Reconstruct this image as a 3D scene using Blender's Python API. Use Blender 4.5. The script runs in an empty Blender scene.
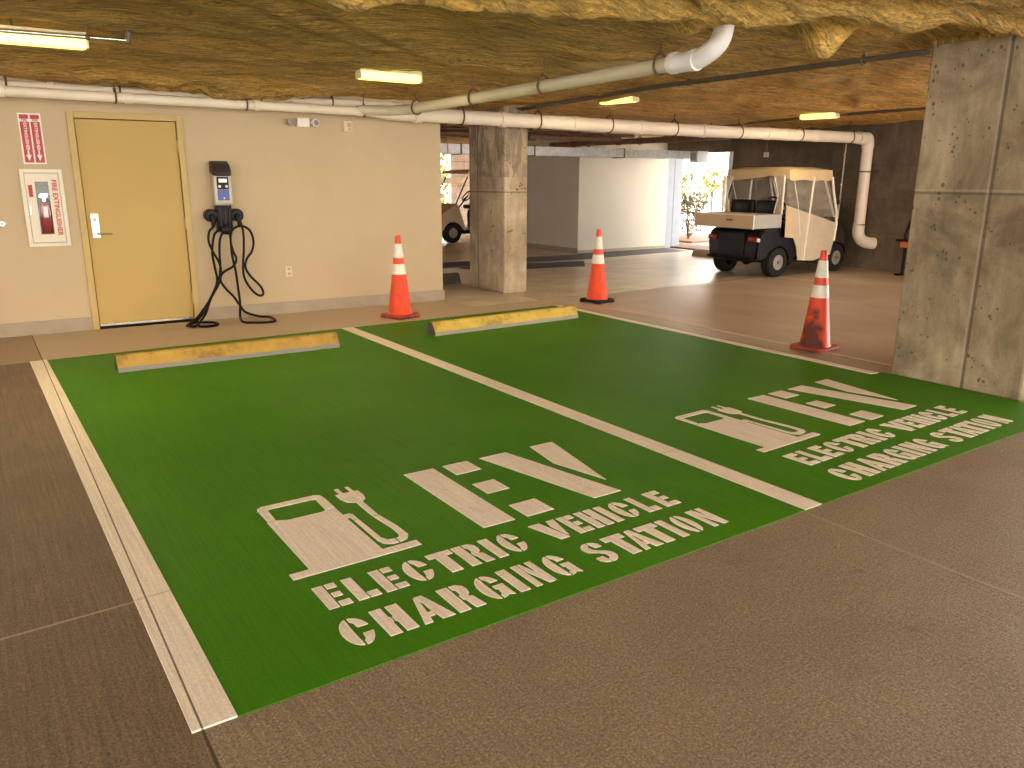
import bpy, bmesh, math, random
from mathutils import Vector, Matrix, noise
random.seed(4)
S = bpy.context.scene
COL = S.collection
PI = math.pi

# ------------------------------------------------------------------ materials
def nt(name):
    m = bpy.data.materials.new(name); m.use_nodes = True
    t = m.node_tree; t.nodes.clear()
    o = t.nodes.new('ShaderNodeOutputMaterial'); b = t.nodes.new('ShaderNodeBsdfPrincipled')
    t.links.new(b.outputs[0], o.inputs[0])
    return m, t, b
def mat(name, col, rough=.6, metal=0., emit=None, es=0., trans=0., alpha=1., var=.06, scale=6., bump=0., bscale=60., coat=0., ior=1.45, spec=.5):
    """plain material with a procedural mottling of its colour and an optional procedural bump"""
    m, t, b = nt(name); N = t.nodes.new; L = t.links.new
    geo = N('ShaderNodeNewGeometry')
    ns = N('ShaderNodeTexNoise'); ns.inputs['Scale'].default_value = scale; ns.inputs['Detail'].default_value = 4
    L(geo.outputs['Position'], ns.inputs['Vector'])
    r = N('ShaderNodeValToRGB')
    r.color_ramp.elements[0].position = .3; r.color_ramp.elements[1].position = .7
    r.color_ramp.elements[0].color = [c*(1-var) for c in col]+[1]
    r.color_ramp.elements[1].color = [min(1, c*(1+var)) for c in col]+[1]
    L(ns.outputs[0], r.inputs[0]); L(r.outputs[0], b.inputs['Base Color'])
    b.inputs['Roughness'].default_value = rough; b.inputs['Metallic'].default_value = metal
    b.inputs['Transmission Weight'].default_value = trans; b.inputs['Alpha'].default_value = alpha
    b.inputs['Coat Weight'].default_value = coat; b.inputs['Specular IOR Level'].default_value = spec; b.inputs['IOR'].default_value = ior
    if emit:
        b.inputs['Emission Color'].default_value = list(emit)+[1]; b.inputs['Emission Strength'].default_value = es
    if bump:
        n2 = N('ShaderNodeTexNoise'); n2.inputs['Scale'].default_value = bscale; n2.inputs['Detail'].default_value = 5
        L(geo.outputs['Position'], n2.inputs['Vector'])
        bp = N('ShaderNodeBump'); bp.inputs['Strength'].default_value = bump; bp.inputs['Distance'].default_value = .01
        L(n2.outputs[0], bp.inputs['Height']); L(bp.outputs[0], b.inputs['Normal'])
    return m
class NB:
    """small node-building helper"""
    def __init__(s, name):
        s.m, s.t, s.b = nt(name); s.geo = s.t.nodes.new('ShaderNodeNewGeometry'); s.pos = s.geo.outputs['Position']
    def n(s, k): return s.t.nodes.new(k)
    def l(s, a, b): s.t.links.new(a, b)
    def mapped(s, sc=(1,1,1), rot=(0,0,0), loc=(0,0,0)):
        n = s.n('ShaderNodeMapping'); n.inputs['Scale'].default_value = sc; n.inputs['Rotation'].default_value = rot; n.inputs['Location'].default_value = loc
        s.l(s.pos, n.inputs[0]); return n.outputs[0]
    def noise(s, v, scale, detail=4, rough=.55, dist=0.):
        n = s.n('ShaderNodeTexNoise'); n.inputs['Scale'].default_value = scale; n.inputs['Detail'].default_value = detail
        n.inputs['Roughness'].default_value = rough; n.inputs['Distortion'].default_value = dist
        s.l(v, n.inputs['Vector']); return n.outputs[0]
    def ramp(s, f, stops):
        n = s.n('ShaderNodeValToRGB'); e = n.color_ramp.elements
        while len(e) < len(stops): e.new(.5)
        for i, (p, c) in enumerate(stops):
            e[i].position = p; e[i].color = (c, c, c, 1) if isinstance(c, (int, float)) else tuple(c)+(1,)
        s.l(f, n.inputs[0]); return n.outputs[0]
    def mix(s, f, a, b, mode='MIX'):
        n = s.n('ShaderNodeMix'); n.data_type = 'RGBA'; n.blend_type = mode
        for v, i in ((f, 0), (a, 6), (b, 7)):
            if isinstance(v, (int, float)): n.inputs[i].default_value = v if i == 0 else (v, v, v, 1)
            elif isinstance(v, tuple): n.inputs[i].default_value = v+(1,)
            else: s.l(v, n.inputs[i])
        return n.outputs[2]
    def math(s, op, a, b=0., c=None):
        n = s.n('ShaderNodeMath'); n.operation = op
        for i, v in enumerate((a, b) if c is None else (a, b, c)):
            if isinstance(v, (int, float)): n.inputs[i].default_value = v
            else: s.l(v, n.inputs[i])
        return n.outputs[0]
    def sep(s):
        n = s.n('ShaderNodeSeparateXYZ'); s.l(s.pos, n.inputs[0]); return n.outputs
    def bump(s, h, strength, dist=.01, prev=None):
        n = s.n('ShaderNodeBump'); n.inputs['Strength'].default_value = strength; n.inputs['Distance'].default_value = dist
        s.l(h, n.inputs['Height'])
        if prev is not None: s.l(prev, n.inputs['Normal'])
        return n.outputs[0]
    def done(s, color, rough=.7, normal=None):
        if isinstance(color, tuple): s.b.inputs['Base Color'].default_value = color+(1,)
        else: s.l(color, s.b.inputs['Base Color'])
        if isinstance(rough, (int, float)): s.b.inputs['Roughness'].default_value = rough
        else: s.l(rough, s.b.inputs['Roughness'])
        if normal is not None: s.l(normal, s.b.inputs['Normal'])
        return s.m

def groove(nb, coord, at, half):
    """1 inside |coord-at|<half, else 0"""
    d = nb.math('ABSOLUTE', nb.math('SUBTRACT', coord, at))
    return nb.math('LESS_THAN', d, half)

def broom_height(nb):
    a = nb.noise(nb.mapped((75, 2.0, 1), (0, 0, .03)), 1., 3, .6)
    g = nb.noise(nb.mapped((1, 1, 1)), 95., 3, .7)
    return nb.math('ADD', nb.math('MULTIPLY', a, .75), nb.math('MULTIPLY', g, .5))

def floor_mat():
    nb = NB('broomed_concrete')
    x, y, z = nb.sep()
    big = nb.noise(nb.pos, .55, 5, .6)
    mid = nb.noise(nb.mapped((1.0, 1.6, 1)), 2.2, 5, .65, .4)
    fine = nb.noise(nb.pos, 120., 2, .8)
    fine2 = nb.noise(nb.pos, 45., 3, .8)
    base = nb.ramp(big, [(.3, (.21, .155, .10)), (.7, (.275, .21, .142))])
    base = nb.mix(.45, base, nb.ramp(mid, [(.3, (.20, .145, .095)), (.72, (.32, .25, .172))]))
    # coarser speckled aggregate in the drive lane in front of the bays
    spk = nb.ramp(fine, [(.33, .35), (.46, .90), (.55, 1.05), (.68, 1.75)])
    spk2 = nb.ramp(fine2, [(.32, .80), (.68, 1.17)])
    spk = nb.mix(1., spk, spk2, 'MULTIPLY')
    near = nb.math('MULTIPLY', nb.math('LESS_THAN', y, 3.), .85)
    lane = nb.mix(1., base, spk, 'MULTIPLY')
    c = nb.mix(near, base, lane)
    # broom streaks
    st = nb.noise(nb.mapped((75, 2.0, 1), (0, 0, .03)), 1., 3, .6)
    lines = nb.math('MAXIMUM', nb.ramp(x, [(.0, .9), (1., .25)]), nb.math('MULTIPLY', nb.math('GREATER_THAN', y, 0.), .6))
    c = nb.mix(lines, c, nb.mix(1., c, nb.ramp(st, [(.3, .74), (.7, 1.22)]), 'MULTIPLY'))
    # troweled, more even and redder slab right of the bays
    right = nb.math('GREATER_THAN', nb.math('ADD', x, 0.), 5.6)
    wv = nb.noise(nb.mapped((.55, .28, 1), (0, 0, .5)), 1.6, 4, .6, 1.2)
    tr = nb.ramp(wv, [(.3, (.40, .30, .215)), (.5, (.49, .375, .275)), (.62, (.58, .46, .35)), (.75, (.68, .56, .44))])
    c = nb.mix(nb.math('MULTIPLY', right, .75), c, tr)
    back = nb.math('MULTIPLY', nb.math('GREATER_THAN', y, 5.49), nb.math('LESS_THAN', x, 5.6))
    c = nb.mix(nb.math('MULTIPLY', back, .75), c, (.62, .49, .35))
    slab = nb.math('MULTIPLY', nb.math('GREATER_THAN', y, 5.97), nb.math('GREATER_THAN', x, 4.6))
    wv2 = nb.noise(nb.mapped((.5, .9, 1), (0, 0, .2)), 2.2, 5, .65, .8)
    c = nb.mix(nb.math('MULTIPLY', slab, .9), c, nb.ramp(wv2, [(.3, (.52, .43, .31)), (.7, (.74, .65, .51))]))
    # stains
    sp = nb.noise(nb.pos, 9., 2, .4)
    c = nb.mix(nb.ramp(sp, [(.73, 0.), (.77, .35)]), c, (.10, .07, .05))
    c = nb.mix(nb.math('MULTIPLY', nb.math('LESS_THAN', nb.math('SUBTRACT', x, nb.math('MULTIPLY', y, .012)), .028), nb.ramp(y, [(.0, .75), (1., .75)])), c, nb.mix(1., c, (.58, .52, .46), 'MULTIPLY'))
    # sawn joints
    g1 = groove(nb, nb.math('SUBTRACT', x, nb.math('MULTIPLY', y, .012)), .028, .0045)
    g1 = nb.math('MULTIPLY', g1, nb.math('LESS_THAN', y, 6.9))
    g2 = nb.math('MULTIPLY', groove(nb, x, 2.72, .008), nb.math('LESS_THAN', y, -.02))
    c = nb.mix(nb.math('MULTIPLY', g1, .85), c, (.035, .022, .015))
    c = nb.mix(nb.math('MULTIPLY', g2, .45), c, (.42, .33, .25))
    g3 = nb.math('MULTIPLY', groove(nb, nb.math('SUBTRACT', y, nb.math('MULTIPLY', x, .03)), .855, .007), nb.math('LESS_THAN', x, .03))
    c = nb.mix(nb.math('MULTIPLY', g3, .55), c, (.48, .38, .28))
    g5 = nb.math('MULTIPLY', groove(nb, y, 8.6, .012), nb.math('GREATER_THAN', x, 5.6))
    c = nb.mix(nb.math('MULTIPLY', g5, .5), c, (.12, .09, .06))
    h = broom_height(nb)
    n = nb.bump(h, .55, .006)
    gg = nb.math('SUBTRACT', 1., nb.math('MAXIMUM', g1, g2))
    n = nb.bump(gg, .6, .01, n)
    rg = nb.mix(right, .62, nb.mix(nb.math('GREATER_THAN', y, 5.97), .40, .26))
    return nb.done(c, rg, n)

def paint_mat(name, dark, light, wear=.0, rough=.5, joint=False):
    nb = NB(name)
    x, y, z = nb.sep()
    big = nb.noise(nb.pos, .8, 4, .6)
    c = nb.ramp(big, [(.3, dark), (.7, light)])
    st = nb.noise(nb.mapped((75, 2.0, 1), (0, 0, .03)), 1., 3, .6)
    c = nb.mix(.8, c, nb.mix(1., c, nb.ramp(st, [(.3, .86), (.7, 1.12)]), 'MULTIPLY'))
    f = nb.noise(nb.pos, 110., 2, .8)
    c = nb.mix(.8, c, nb.mix(1., c, nb.ramp(f, [(.3, .85), (.7, 1.12)]), 'MULTIPLY'))
    if wear:
        w = nb.noise(nb.pos, 3.2, 5, .75)
        c = nb.mix(nb.ramp(w, [(.58, 0.), (.66, wear)]), c, (.42, .30, .18))
    h = broom_height(nb)
    if joint:
        g1 = groove(nb, nb.math('SUBTRACT', x, nb.math('MULTIPLY', y, .012)), .028, .0032)
        c = nb.mix(nb.math('MULTIPLY', g1, .8), c, (.05, .03, .02))
        g3 = groove(nb, nb.math('SUBTRACT', y, nb.math('MULTIPLY', x, .03)), .855, .005)
        c = nb.mix(nb.math('MULTIPLY', g3, .35), c, (.25, .18, .12))
    n = nb.bump(h, .5, .006)
    nb.b.inputs['Specular IOR Level'].default_value = .1
    return nb.done(c, rough, n)

def concrete_mat(name, dark, light, zj=None, yj=None, holes=True, lips=.25, xj=None, stain=None, seams=None):
    """board-formed concrete with bug holes, form joints and blotches"""
    nb = NB(name); x, y, z = nb.sep()
    a = nb.noise(nb.pos, 1.7, 6, .62, .5)
    c = nb.ramp(a, [(.36, dark), (.62, light)])
    b = nb.noise(nb.mapped((1, 1, .25)), 9., 4, .7)
    c = nb.mix(.7, c, nb.mix(1., c, nb.ramp(b, [(.3, .68), (.7, 1.28)]), 'MULTIPLY'))
    f = nb.noise(nb.pos, 70., 3, .7)
    c = nb.mix(.7, c, nb.mix(1., c, nb.ramp(f, [(.3, .85), (.7, 1.12)]), 'MULTIPLY'))
    h = nb.math('MULTIPLY', f, .3)
    n = nb.bump(h, .5, .006)
    if holes:
        v = nb.n('ShaderNodeTexVoronoi'); v.inputs['Scale'].default_value = 26.; nb.l(nb.mapped((1, 1, .8)), v.inputs['Vector'])
        rnd = nb.noise(nb.pos, 6.5, 2)
        thr = nb.math('MULTIPLY', nb.math('SUBTRACT', rnd, .46), 1.5)
        hole = nb.math('LESS_THAN', v.outputs['Distance'], thr)
        c = nb.mix(nb.math('MULTIPLY', hole, .75), c, (.07, .055, .04))
        n = nb.bump(nb.math('SUBTRACT', 1., hole), .6, .01, n)
    for co, at, hw, k in ((z, zj, .010, .55), (y, yj, .012, .7), (x, xj, .012, .6)):
        if at is None: continue
        for q in (at if isinstance(at, (list, tuple)) else [at]):
            g = groove(nb, co, q, hw)
            c = nb.mix(nb.math('MULTIPLY', g, k), c, (.08, .06, .045))
            lip = groove(nb, co, q+.020, .010)
            c = nb.mix(nb.math('MULTIPLY', lip, lips), c, (.55, .46, .36))
    if stain:
        s_ = nb.noise(nb.mapped((3.2, 3.2, 1.1)), 2.4, 6, .75, .8)
        zz = nb.math('MULTIPLY', nb.math('GREATER_THAN', z, stain), nb.ramp(s_, [(.46, 0.), (.52, .75)]))
        c = nb.mix(zz, c, (.20, .15, .105))
    return nb.done(c, .8, n)

def foam_mat():
    nb = NB('sprayed_foam')
    x, y, z = nb.sep()
    big = nb.noise(nb.mapped((.40, 1.5, 1), (0, 0, .62)), 1.25, 6, .62, 1.3)
    s_ = nb.noise(nb.mapped((.5, 3.6, 1), (0, 0, .62)), 1.7, 7, .66, 1.6)
    s3 = nb.noise(nb.mapped((1.1, 9, 1), (0, 0, .55)), 3.2, 6, .72, 1.2)
    f = nb.noise(nb.pos, 30., 6, .8)
    c = nb.ramp(big, [(.30, (.30, .215, .045)), (.42, (.58, .41, .09)), (.50, (.80, .54, .115)), (.58, (.92, .62, .15)), (.70, (1., .84, .36))])
    c = nb.mix(.40, c, nb.ramp(s_, [(.36, (.42, .30, .06)), (.5, (.85, .57, .13)), (.62, (1., .80, .28))]))
    right = nb.ramp(nb.math('MULTIPLY', x, .1), [(.42, 0.), (.75, 1.)])
    c = nb.mix(nb.math('MULTIPLY', right, .8), c, nb.mix(1., c, (1.10, 1.0, .9), 'MULTIPLY'))
    c = nb.mix(.9, c, nb.mix(1., c, nb.ramp(s3, [(.34, .45), (.5, 1.0), (.66, 1.45)]), 'MULTIPLY'))
    # shade of creases painted in as dark lines along the streaks
    for k, (sc, w_) in enumerate((((.45, 2.2, 1), .012), ((.9, 4.5, 1), .010))):
        cr = nb.noise(nb.mapped(sc, (0, 0, .58), (3.1*k, 1.7, 0)), 1.5, 5, .6, 1.8)
        d = nb.math('ABSOLUTE', nb.math('SUBTRACT', cr, .5))
        line = nb.ramp(nb.math('DIVIDE', d, w_*3), [(.0, .6), (.6, 0.)])
        c = nb.mix(line, c, (.10, .065, .02))
        cr_h = d if k == 0 else cr_h
    c = nb.mix(.75, c, nb.mix(1., c, nb.ramp(f, [(.3, .5), (.7, 1.4)]), 'MULTIPLY'))
    # pale fresh patch of foam beside the branch pipe
    px = nb.math('MULTIPLY', nb.math('SUBTRACT', x, nb.math('MULTIPLY', y, -.35)), 1.); 
    ex = nb.math('MULTIPLY', nb.math('SUBTRACT', x, 4.55), 1.35); ey = nb.math('MULTIPLY', nb.math('SUBTRACT', y, 3.45), 1.9)
    rr = nb.math('ADD', nb.math('MULTIPLY', ex, ex), nb.math('MULTIPLY', ey, ey))
    rr = nb.math('ADD', rr, nb.math('MULTIPLY', nb.math('SUBTRACT', f, .5), .9))
    c = nb.mix(nb.math('MULTIPLY', nb.math('LESS_THAN', rr, .42), .65), c, (.92, .74, .38))
    c = nb.mix(1., c, (1., .90, .86), 'MULTIPLY')
    n = nb.bump(big, .6, .15)
    n = nb.bump(s3, 1., .06, n)
    n = nb.bump(f, .8, .016, n)
    return nb.done(c, .75, n)

def wallpaint_mat(name, col, top=None):
    nb = NB(name)
    a = nb.noise(nb.pos, 1.2, 4, .6)
    c = nb.ramp(a, [(.3, tuple(v*.95 for v in col)), (.7, tuple(min(1, v*1.04) for v in col))])
    f = nb.noise(nb.pos, 140., 3, .6)
    return nb.done(c, .6, nb.bump(f, .12, .004))

M = {}
M['floor'] = floor_mat()
M['green'] = paint_mat('green_floor_paint', (.042, .180, .002), (.064, .235, .004), 0., .48)
M['white_line'] = paint_mat('cream_floor_paint', (.82, .73, .60), (.88, .80, .68), .12, .5, True)
M['stencil'] = paint_mat('stencil_floor_paint', (.82, .73, .62), (.88, .80, .70), .25, .5)
M['pink_line'] = paint_mat('thin_line_paint', (.62, .46, .36), (.72, .55, .44), .3, .5)
M['foam'] = foam_mat()
M['col_near'] = concrete_mat('column_concrete_near', (.17, .128, .074), (.42, .33, .215), zj=1.40, yj=.74)
M['col_mid'] = concrete_mat('column_concrete_mid', (.30, .22, .135), (.52, .41, .28), zj=1.31, yj=7.33, stain=1.5)
M['conc_wall'] = concrete_mat('board_formed_wall', (.085, .062, .040), (.15, .11, .074), zj=[.62, 1.16, 1.72], yj=[5.0, 7.4], holes=False, lips=.0)
M['beam'] = concrete_mat('beam_concrete', (.22, .155, .10), (.30, .22, .15), holes=False)
M['block'] = concrete_mat('far_block', (.50, .38, .30), (.60, .47, .38), zj=[.4, .8, 1.2, 1.6, 2.0], holes=False)
M['cream'] = wallpaint_mat('cream_wall_paint', (.50, .382, .232))
M['white_wall'] = wallpaint_mat('white_wall_paint', (.64, .59, .48))
M['grey_wall'] = wallpaint_mat('shaded_side_wall_paint', (.74, .64, .49))
M['base'] = mat('baseboard_grey', (.36, .29, .205), .6, var=.08)
M['door'] = wallpaint_mat('door_yellow_paint', (.475, .325, .098))
M['door_edge'] = mat('door_frame_paint', (.49, .35, .125), .45, var=.04)
M['metal'] = mat('brushed_metal', (.80, .78, .72), .25, 1., var=.05)
M['galv'] = mat('galvanized_duct', (.66, .66, .66), .45, .35, var=.16, scale=14)
M['rod'] = mat('hanger_steel', (.15, .095, .05), .5, .6, var=.25, scale=30)
M['dark_steel'] = mat('dark_conduit', (.15, .125, .09), .5, .4, var=.2)
M['rust'] = mat('rusty_pipe', (.20, .11, .075), .6, .2, var=.3, scale=9)
M['rust_red'] = mat('red_coupling', (.22, .05, .035), .6, .2, var=.2)
M['pvc'] = mat('white_pvc', (.80, .70, .57), .35, var=.05, scale=3)
M['pvc_grey'] = mat('greyish_pvc', (.58, .52, .37), .38, var=.07, scale=3)
M['pvc_white'] = mat('bright_pvc', (.80, .78, .76), .3, var=.04)
M['lamp'] = mat('lamp_diffuser', (.9, .85, .6), .4, emit=(1., .80, .16), es=.85)
M['lamp_body'] = mat('lamp_housing', (.75, .66, .40), .5)
M['orange'] = mat('cone_orange', (.78, .075, .028), .38, var=.12, scale=10)
M['cone_base'] = mat('cone_base_dusty_red', (.36, .05, .028), .5, var=.3, scale=14)
M['cone_white'] = mat('cone_reflective_white', (.80, .74, .64), .35, var=.06, scale=18)
M['rubber'] = mat('black_rubber', (.016, .014, .013), .65, spec=.18, var=.2)
M['black'] = mat('black_plastic', (.008, .007, .007), .35, spec=.18, var=.2)
M['cable'] = mat('black_cable', (.004, .004, .004), .4, spec=.18, var=.2)
M['silver'] = mat('silver_plastic', (.50, .47, .41), .32, .1, var=.03)
M['brownblack'] = mat('charger_cap_plastic', (.045, .035, .03), .35, spec=.18)
M['blue'] = mat('blue_label', (.015, .06, .30), .3)
M['screen'] = mat('lcd_screen', (.70, .72, .68), .25, emit=(.8, .85, .8), es=.25)
M['white_plastic'] = mat('white_plastic', (.78, .74, .66), .4)
M['ivory'] = mat('ivory_plastic', (.66, .54, .36), .45)
M['grey_plastic'] = mat('grey_plastic', (.42, .37, .29), .5)
M['sign_white'] = mat('sign_white', (.85, .80, .74), .4, var=.03)
M['sign_red'] = mat('sign_red', (.42, .015, .022), .4, var=.08)
M['cab_white'] = mat('cabinet_white', (.72, .66, .53), .4, var=.03)
M['cab_inner'] = mat('cabinet_inside', (.20, .20, .20), .5)
M['ext_red'] = mat('extinguisher_red', (.30, .012, .014), .25, coat=.4)
M['glass'] = mat('clear_glass', (.95, .97, .97), .03, trans=1., var=0., ior=1.2)
M['cart_beige'] = mat('cart_beige', (.55, .40, .235), .45, var=.05)
M['cart_grey'] = mat('cart_grey_side', (.40, .38, .36), .4, .2, var=.05)
M['cart_dark'] = mat('cart_dark_plastic', (.010, .009, .010), .32, spec=.18, var=.15)
M['fabric'] = mat('cream_cover_fabric', (.58, .43, .25), .8, var=.07, scale=8, bump=.4, bscale=25)
M['curtain'] = mat('curtain_fabric', (.52, .42, .30), .75, var=.05, scale=6, bump=.3, bscale=14)
M['strip'] = mat('white_trim_strip', (.80, .74, .64), .6)
M['seat'] = mat('black_vinyl', (.014, .013, .013), .35, spec=.18)
M['tail'] = mat('tail_light_red', (.26, .015, .012), .2, coat=.5)
M['rim'] = mat('wheel_rim', (.40, .37, .33), .35, .5)
M['strip_floor'] = mat('dark_blue_floor_strip', (.055, .055, .065), .6, var=.2)
M['mat'] = mat('black_floor_mat', (.05, .045, .045), .7, var=.2)
M['kerb'] = mat('pale_kerb', (.62, .62, .62), .7)
M['jamb'] = mat('blue_grey_jamb', (.30, .33, .38), .6, var=.05)
M['asphalt'] = mat('sunlit_pavement', (.55, .53, .50), .9, var=.06, scale=1)
M['mulch'] = mat('brown_mulch', (.16, .09, .06), .9, var=.3, scale=20, bump=.6)
M['leaf'] = mat('dusty_green_leaf', (.09, .085, .035), .7, var=.35, scale=6)
M['leaf_bright'] = mat('bright_green_leaf', (.16, .17, .045), .7, var=.3, scale=3)
M['bark'] = mat('twig_bark', (.12, .08, .05), .8)
M['pale_build'] = mat('pale_stucco', (.72, .70, .66), .8)
M['win_dark'] = mat('far_window_glass', (.30, .32, .36), .2)
def vinyl_mat():
    m = bpy.data.materials.new('clear_vinyl'); m.use_nodes = True; t = m.node_tree; t.nodes.clear()
    o = t.nodes.new('ShaderNodeOutputMaterial'); mx = t.nodes.new('ShaderNodeMixShader'); tr = t.nodes.new('ShaderNodeBsdfTransparent')
    pb = t.nodes.new('ShaderNodeBsdfPrincipled'); pb.inputs['Base Color'].default_value = (.75, .66, .52, 1); pb.inputs['Roughness'].default_value = .25
    ns = t.nodes.new('ShaderNodeTexNoise'); ns.inputs['Scale'].default_value = 5.
    rp = t.nodes.new('ShaderNodeMapRange'); rp.inputs[1].default_value = .3; rp.inputs[2].default_value = .7; rp.inputs[3].default_value = .03; rp.inputs[4].default_value = .12
    t.links.new(ns.outputs[0], rp.inputs[0]); t.links.new(rp.outputs[0], mx.inputs[0])
    t.links.new(tr.outputs[0], mx.inputs[1]); t.links.new(pb.outputs[0], mx.inputs[2]); t.links.new(mx.outputs[0], o.inputs[0])
    return m
M['vinyl'] = vinyl_mat()
def milky_mat():
    m = vinyl_mat(); m.name = 'milky_vinyl'
    for n in m.node_tree.nodes:
        if n.type == 'MAP_RANGE': n.inputs[3].default_value = .45; n.inputs[4].default_value = .72
    return m
M['vinyl_milky'] = milky_mat()
def stop_mat(name, yel, grey):
    """precast wheel stop: worn yellow paint on the sloping top, bare grey along the foot (object space)"""
    nb = NB(name)
    tc = nb.n('ShaderNodeTexCoord'); sp = nb.n('ShaderNodeSeparateXYZ'); nb.l(tc.outputs['Object'], sp.inputs[0])
    w = nb.n('ShaderNodeTexNoise'); w.inputs['Scale'].default_value = 5.; w.inputs['Detail'].default_value = 6; w.inputs['Roughness'].default_value = .7
    nb.l(tc.outputs['Object'], w.inputs['Vector'])
    zc = nb.math('ADD', sp.outputs[2], nb.math('MULTIPLY', nb.math('SUBTRACT', w.outputs[0], .5), .03))
    low = nb.math('LESS_THAN', zc, .040)
    c = nb.ramp(w.outputs[0], [(.38, tuple(v*.6 for v in yel)), (.5, yel), (.66, tuple(min(1, v*1.15) for v in yel))])
    c = nb.mix(low, c, grey)
    f = nb.noise(nb.pos, 60., 4, .7)
    c = nb.mix(.6, c, nb.mix(1., c, nb.ramp(f, [(.3, .8), (.7, 1.15)]), 'MULTIPLY'))
    return nb.done(c, .7, nb.bump(f, .4, .006))
M['stop'] = stop_mat('wheel_stop_paint', (.42, .25, .045), (.27, .235, .185))
M['stop_b'] = stop_mat('wheel_stop_paint_bright', (.60, .40, .065), (.34, .30, .215))
M['stop_end'] = mat('wheel_stop_raw_end', (.085, .072, .055), .8, var=.25, scale=20)
M['stop_far'] = mat('bare_wheel_stop', (.42, .30, .22), .8, var=.15)

# ------------------------------------------------------------------ mesh helpers
def BM(): return bmesh.new()
def box(bm, x0, x1, y0, y1, z0, z1, bev=0., seg=2):
    r = bmesh.ops.create_cube(bm, size=1.)
    vs = r['verts']
    bmesh.ops.scale(bm, vec=(x1-x0, y1-y0, z1-z0), verts=vs)
    bmesh.ops.translate(bm, vec=((x0+x1)/2, (y0+y1)/2, (z0+z1)/2), verts=vs)
    if bev:
        es = list({e for v in vs for e in v.link_edges})
        bmesh.ops.bevel(bm, geom=es, offset=bev, segments=seg, affect='EDGES', profile=.5)
    return vs
def tube(bm, pts, r, seg=10, cap=True, radii=None):
    pts = [Vector(p) for p in pts]; rings = []
    n = len(pts); prev = None
    for i, p in enumerate(pts):
        d = (pts[min(i+1, n-1)]-pts[max(i-1, 0)]).normalized()
        if prev is None:
            a = Vector((0, 0, 1)) if abs(d.z) < .9 else Vector((1, 0, 0))
            u = d.cross(a).normalized()
        else:
            u = (prev-d*prev.dot(d)).normalized()
        prev = u; w = d.cross(u)
        rr = radii[i] if radii else r
        rings.append([bm.verts.new(p+(u*math.cos(2*PI*k/seg)+w*math.sin(2*PI*k/seg))*rr) for k in range(seg)])
    for a, b in zip(rings, rings[1:]):
        for k in range(seg): bm.faces.new((a[k], a[(k+1) % seg], b[(k+1) % seg], b[k]))
    if cap:
        bm.faces.new(rings[0][::-1]); bm.faces.new(rings[-1])
def smooth_path(pts, sub=5):
    P = [Vector(p) for p in pts]; out = []
    for i in range(len(P)-1):
        a, b, c, d = P[max(i-1, 0)], P[i], P[i+1], P[min(i+2, len(P)-1)]
        for k in range(sub):
            t = k/sub
            out.append(.5*((2*b)+(c-a)*t+(2*a-5*b+4*c-d)*t*t+(3*b-a-3*c+d)*t**3))
    out.append(P[-1]); return out
def lathe(bm, prof, c=(0, 0, 0), seg=24, axis='Z', cap=True):
    rings = []
    for r, h in prof:
        ring = []
        for k in range(seg):
            a = 2*PI*k/seg
            p = {'Z': (r*math.cos(a), r*math.sin(a), h), 'Y': (r*math.cos(a), h, r*math.sin(a)), 'X': (h, r*math.cos(a), r*math.sin(a))}[axis]
            ring.append(bm.verts.new(Vector(p)+Vector(c)))
        rings.append(ring)
    for a, b in zip(rings, rings[1:]):
        for k in range(seg): bm.faces.new((a[k], a[(k+1) % seg], b[(k+1) % seg], b[k]))
    if cap:
        bm.faces.new(rings[0][::-1]); bm.faces.new(rings[-1])
def prism(bm, poly, h0, h1, axis='Z', bev=0.):
    """poly in the plane across 'axis': Z->(x,y), Y->(x,z), X->(y,z)"""
    def P(a, b, h): return {'Z': (a, b, h), 'Y': (a, h, b), 'X': (h, a, b)}[axis]
    A = [bm.verts.new(P(a, b, h0)) for a, b in poly]; B = [bm.verts.new(P(a, b, h1)) for a, b in poly]
    fs = [bm.faces.new(A[::-1]), bm.faces.new(B)]
    n = len(poly)
    for i in range(n): fs.append(bm.faces.new((A[i], A[(i+1) % n], B[(i+1) % n], B[i])))
    if bev:
        es = list({e for v in A+B for e in v.link_edges})
        bmesh.ops.bevel(bm, geom=es, offset=bev, segments=2, affect='EDGES', profile=.5)
def ico(bm, c, r, sub=2, sc=(1, 1, 1), jitter=0., freq=3.):
    vs = bmesh.ops.create_icosphere(bm, subdivisions=sub, radius=1.)['verts']
    for v in vs:
        d = v.co.normalized()
        k = r*(1+jitter*noise.noise(d*freq+Vector(c)*3))
        v.co = Vector((d.x*sc[0], d.y*sc[1], d.z*sc[2]))*k+Vector(c)
def obj(name, bm, m, parent=None, smooth=False, recentre=True):
    bmesh.ops.recalc_face_normals(bm, faces=bm.faces[:])
    me = bpy.data.meshes.new(name)
    loc = Vector((0, 0, 0))
    if parent is None and recentre and bm.verts:
        xs = [v.co for v in bm.verts]
        loc = Vector(((min(v.x for v in xs)+max(v.x for v in xs))/2, (min(v.y for v in xs)+max(v.y for v in xs))/2, min(v.z for v in xs)))
        bmesh.ops.translate(bm, vec=-loc, verts=bm.verts[:])
    bm.to_mesh(me); bm.free()
    o = bpy.data.objects.new(name, me); COL.objects.link(o)
    if m is not None: me.materials.append(m)
    if smooth:
        for p in me.polygons: p.use_smooth = True
        if smooth != 'all':
            try: me.set_sharp_from_angle(angle=math.radians(38))
            except Exception: pass
    if parent is not None: o.parent = parent
    else: o.location = loc
    return o
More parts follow.
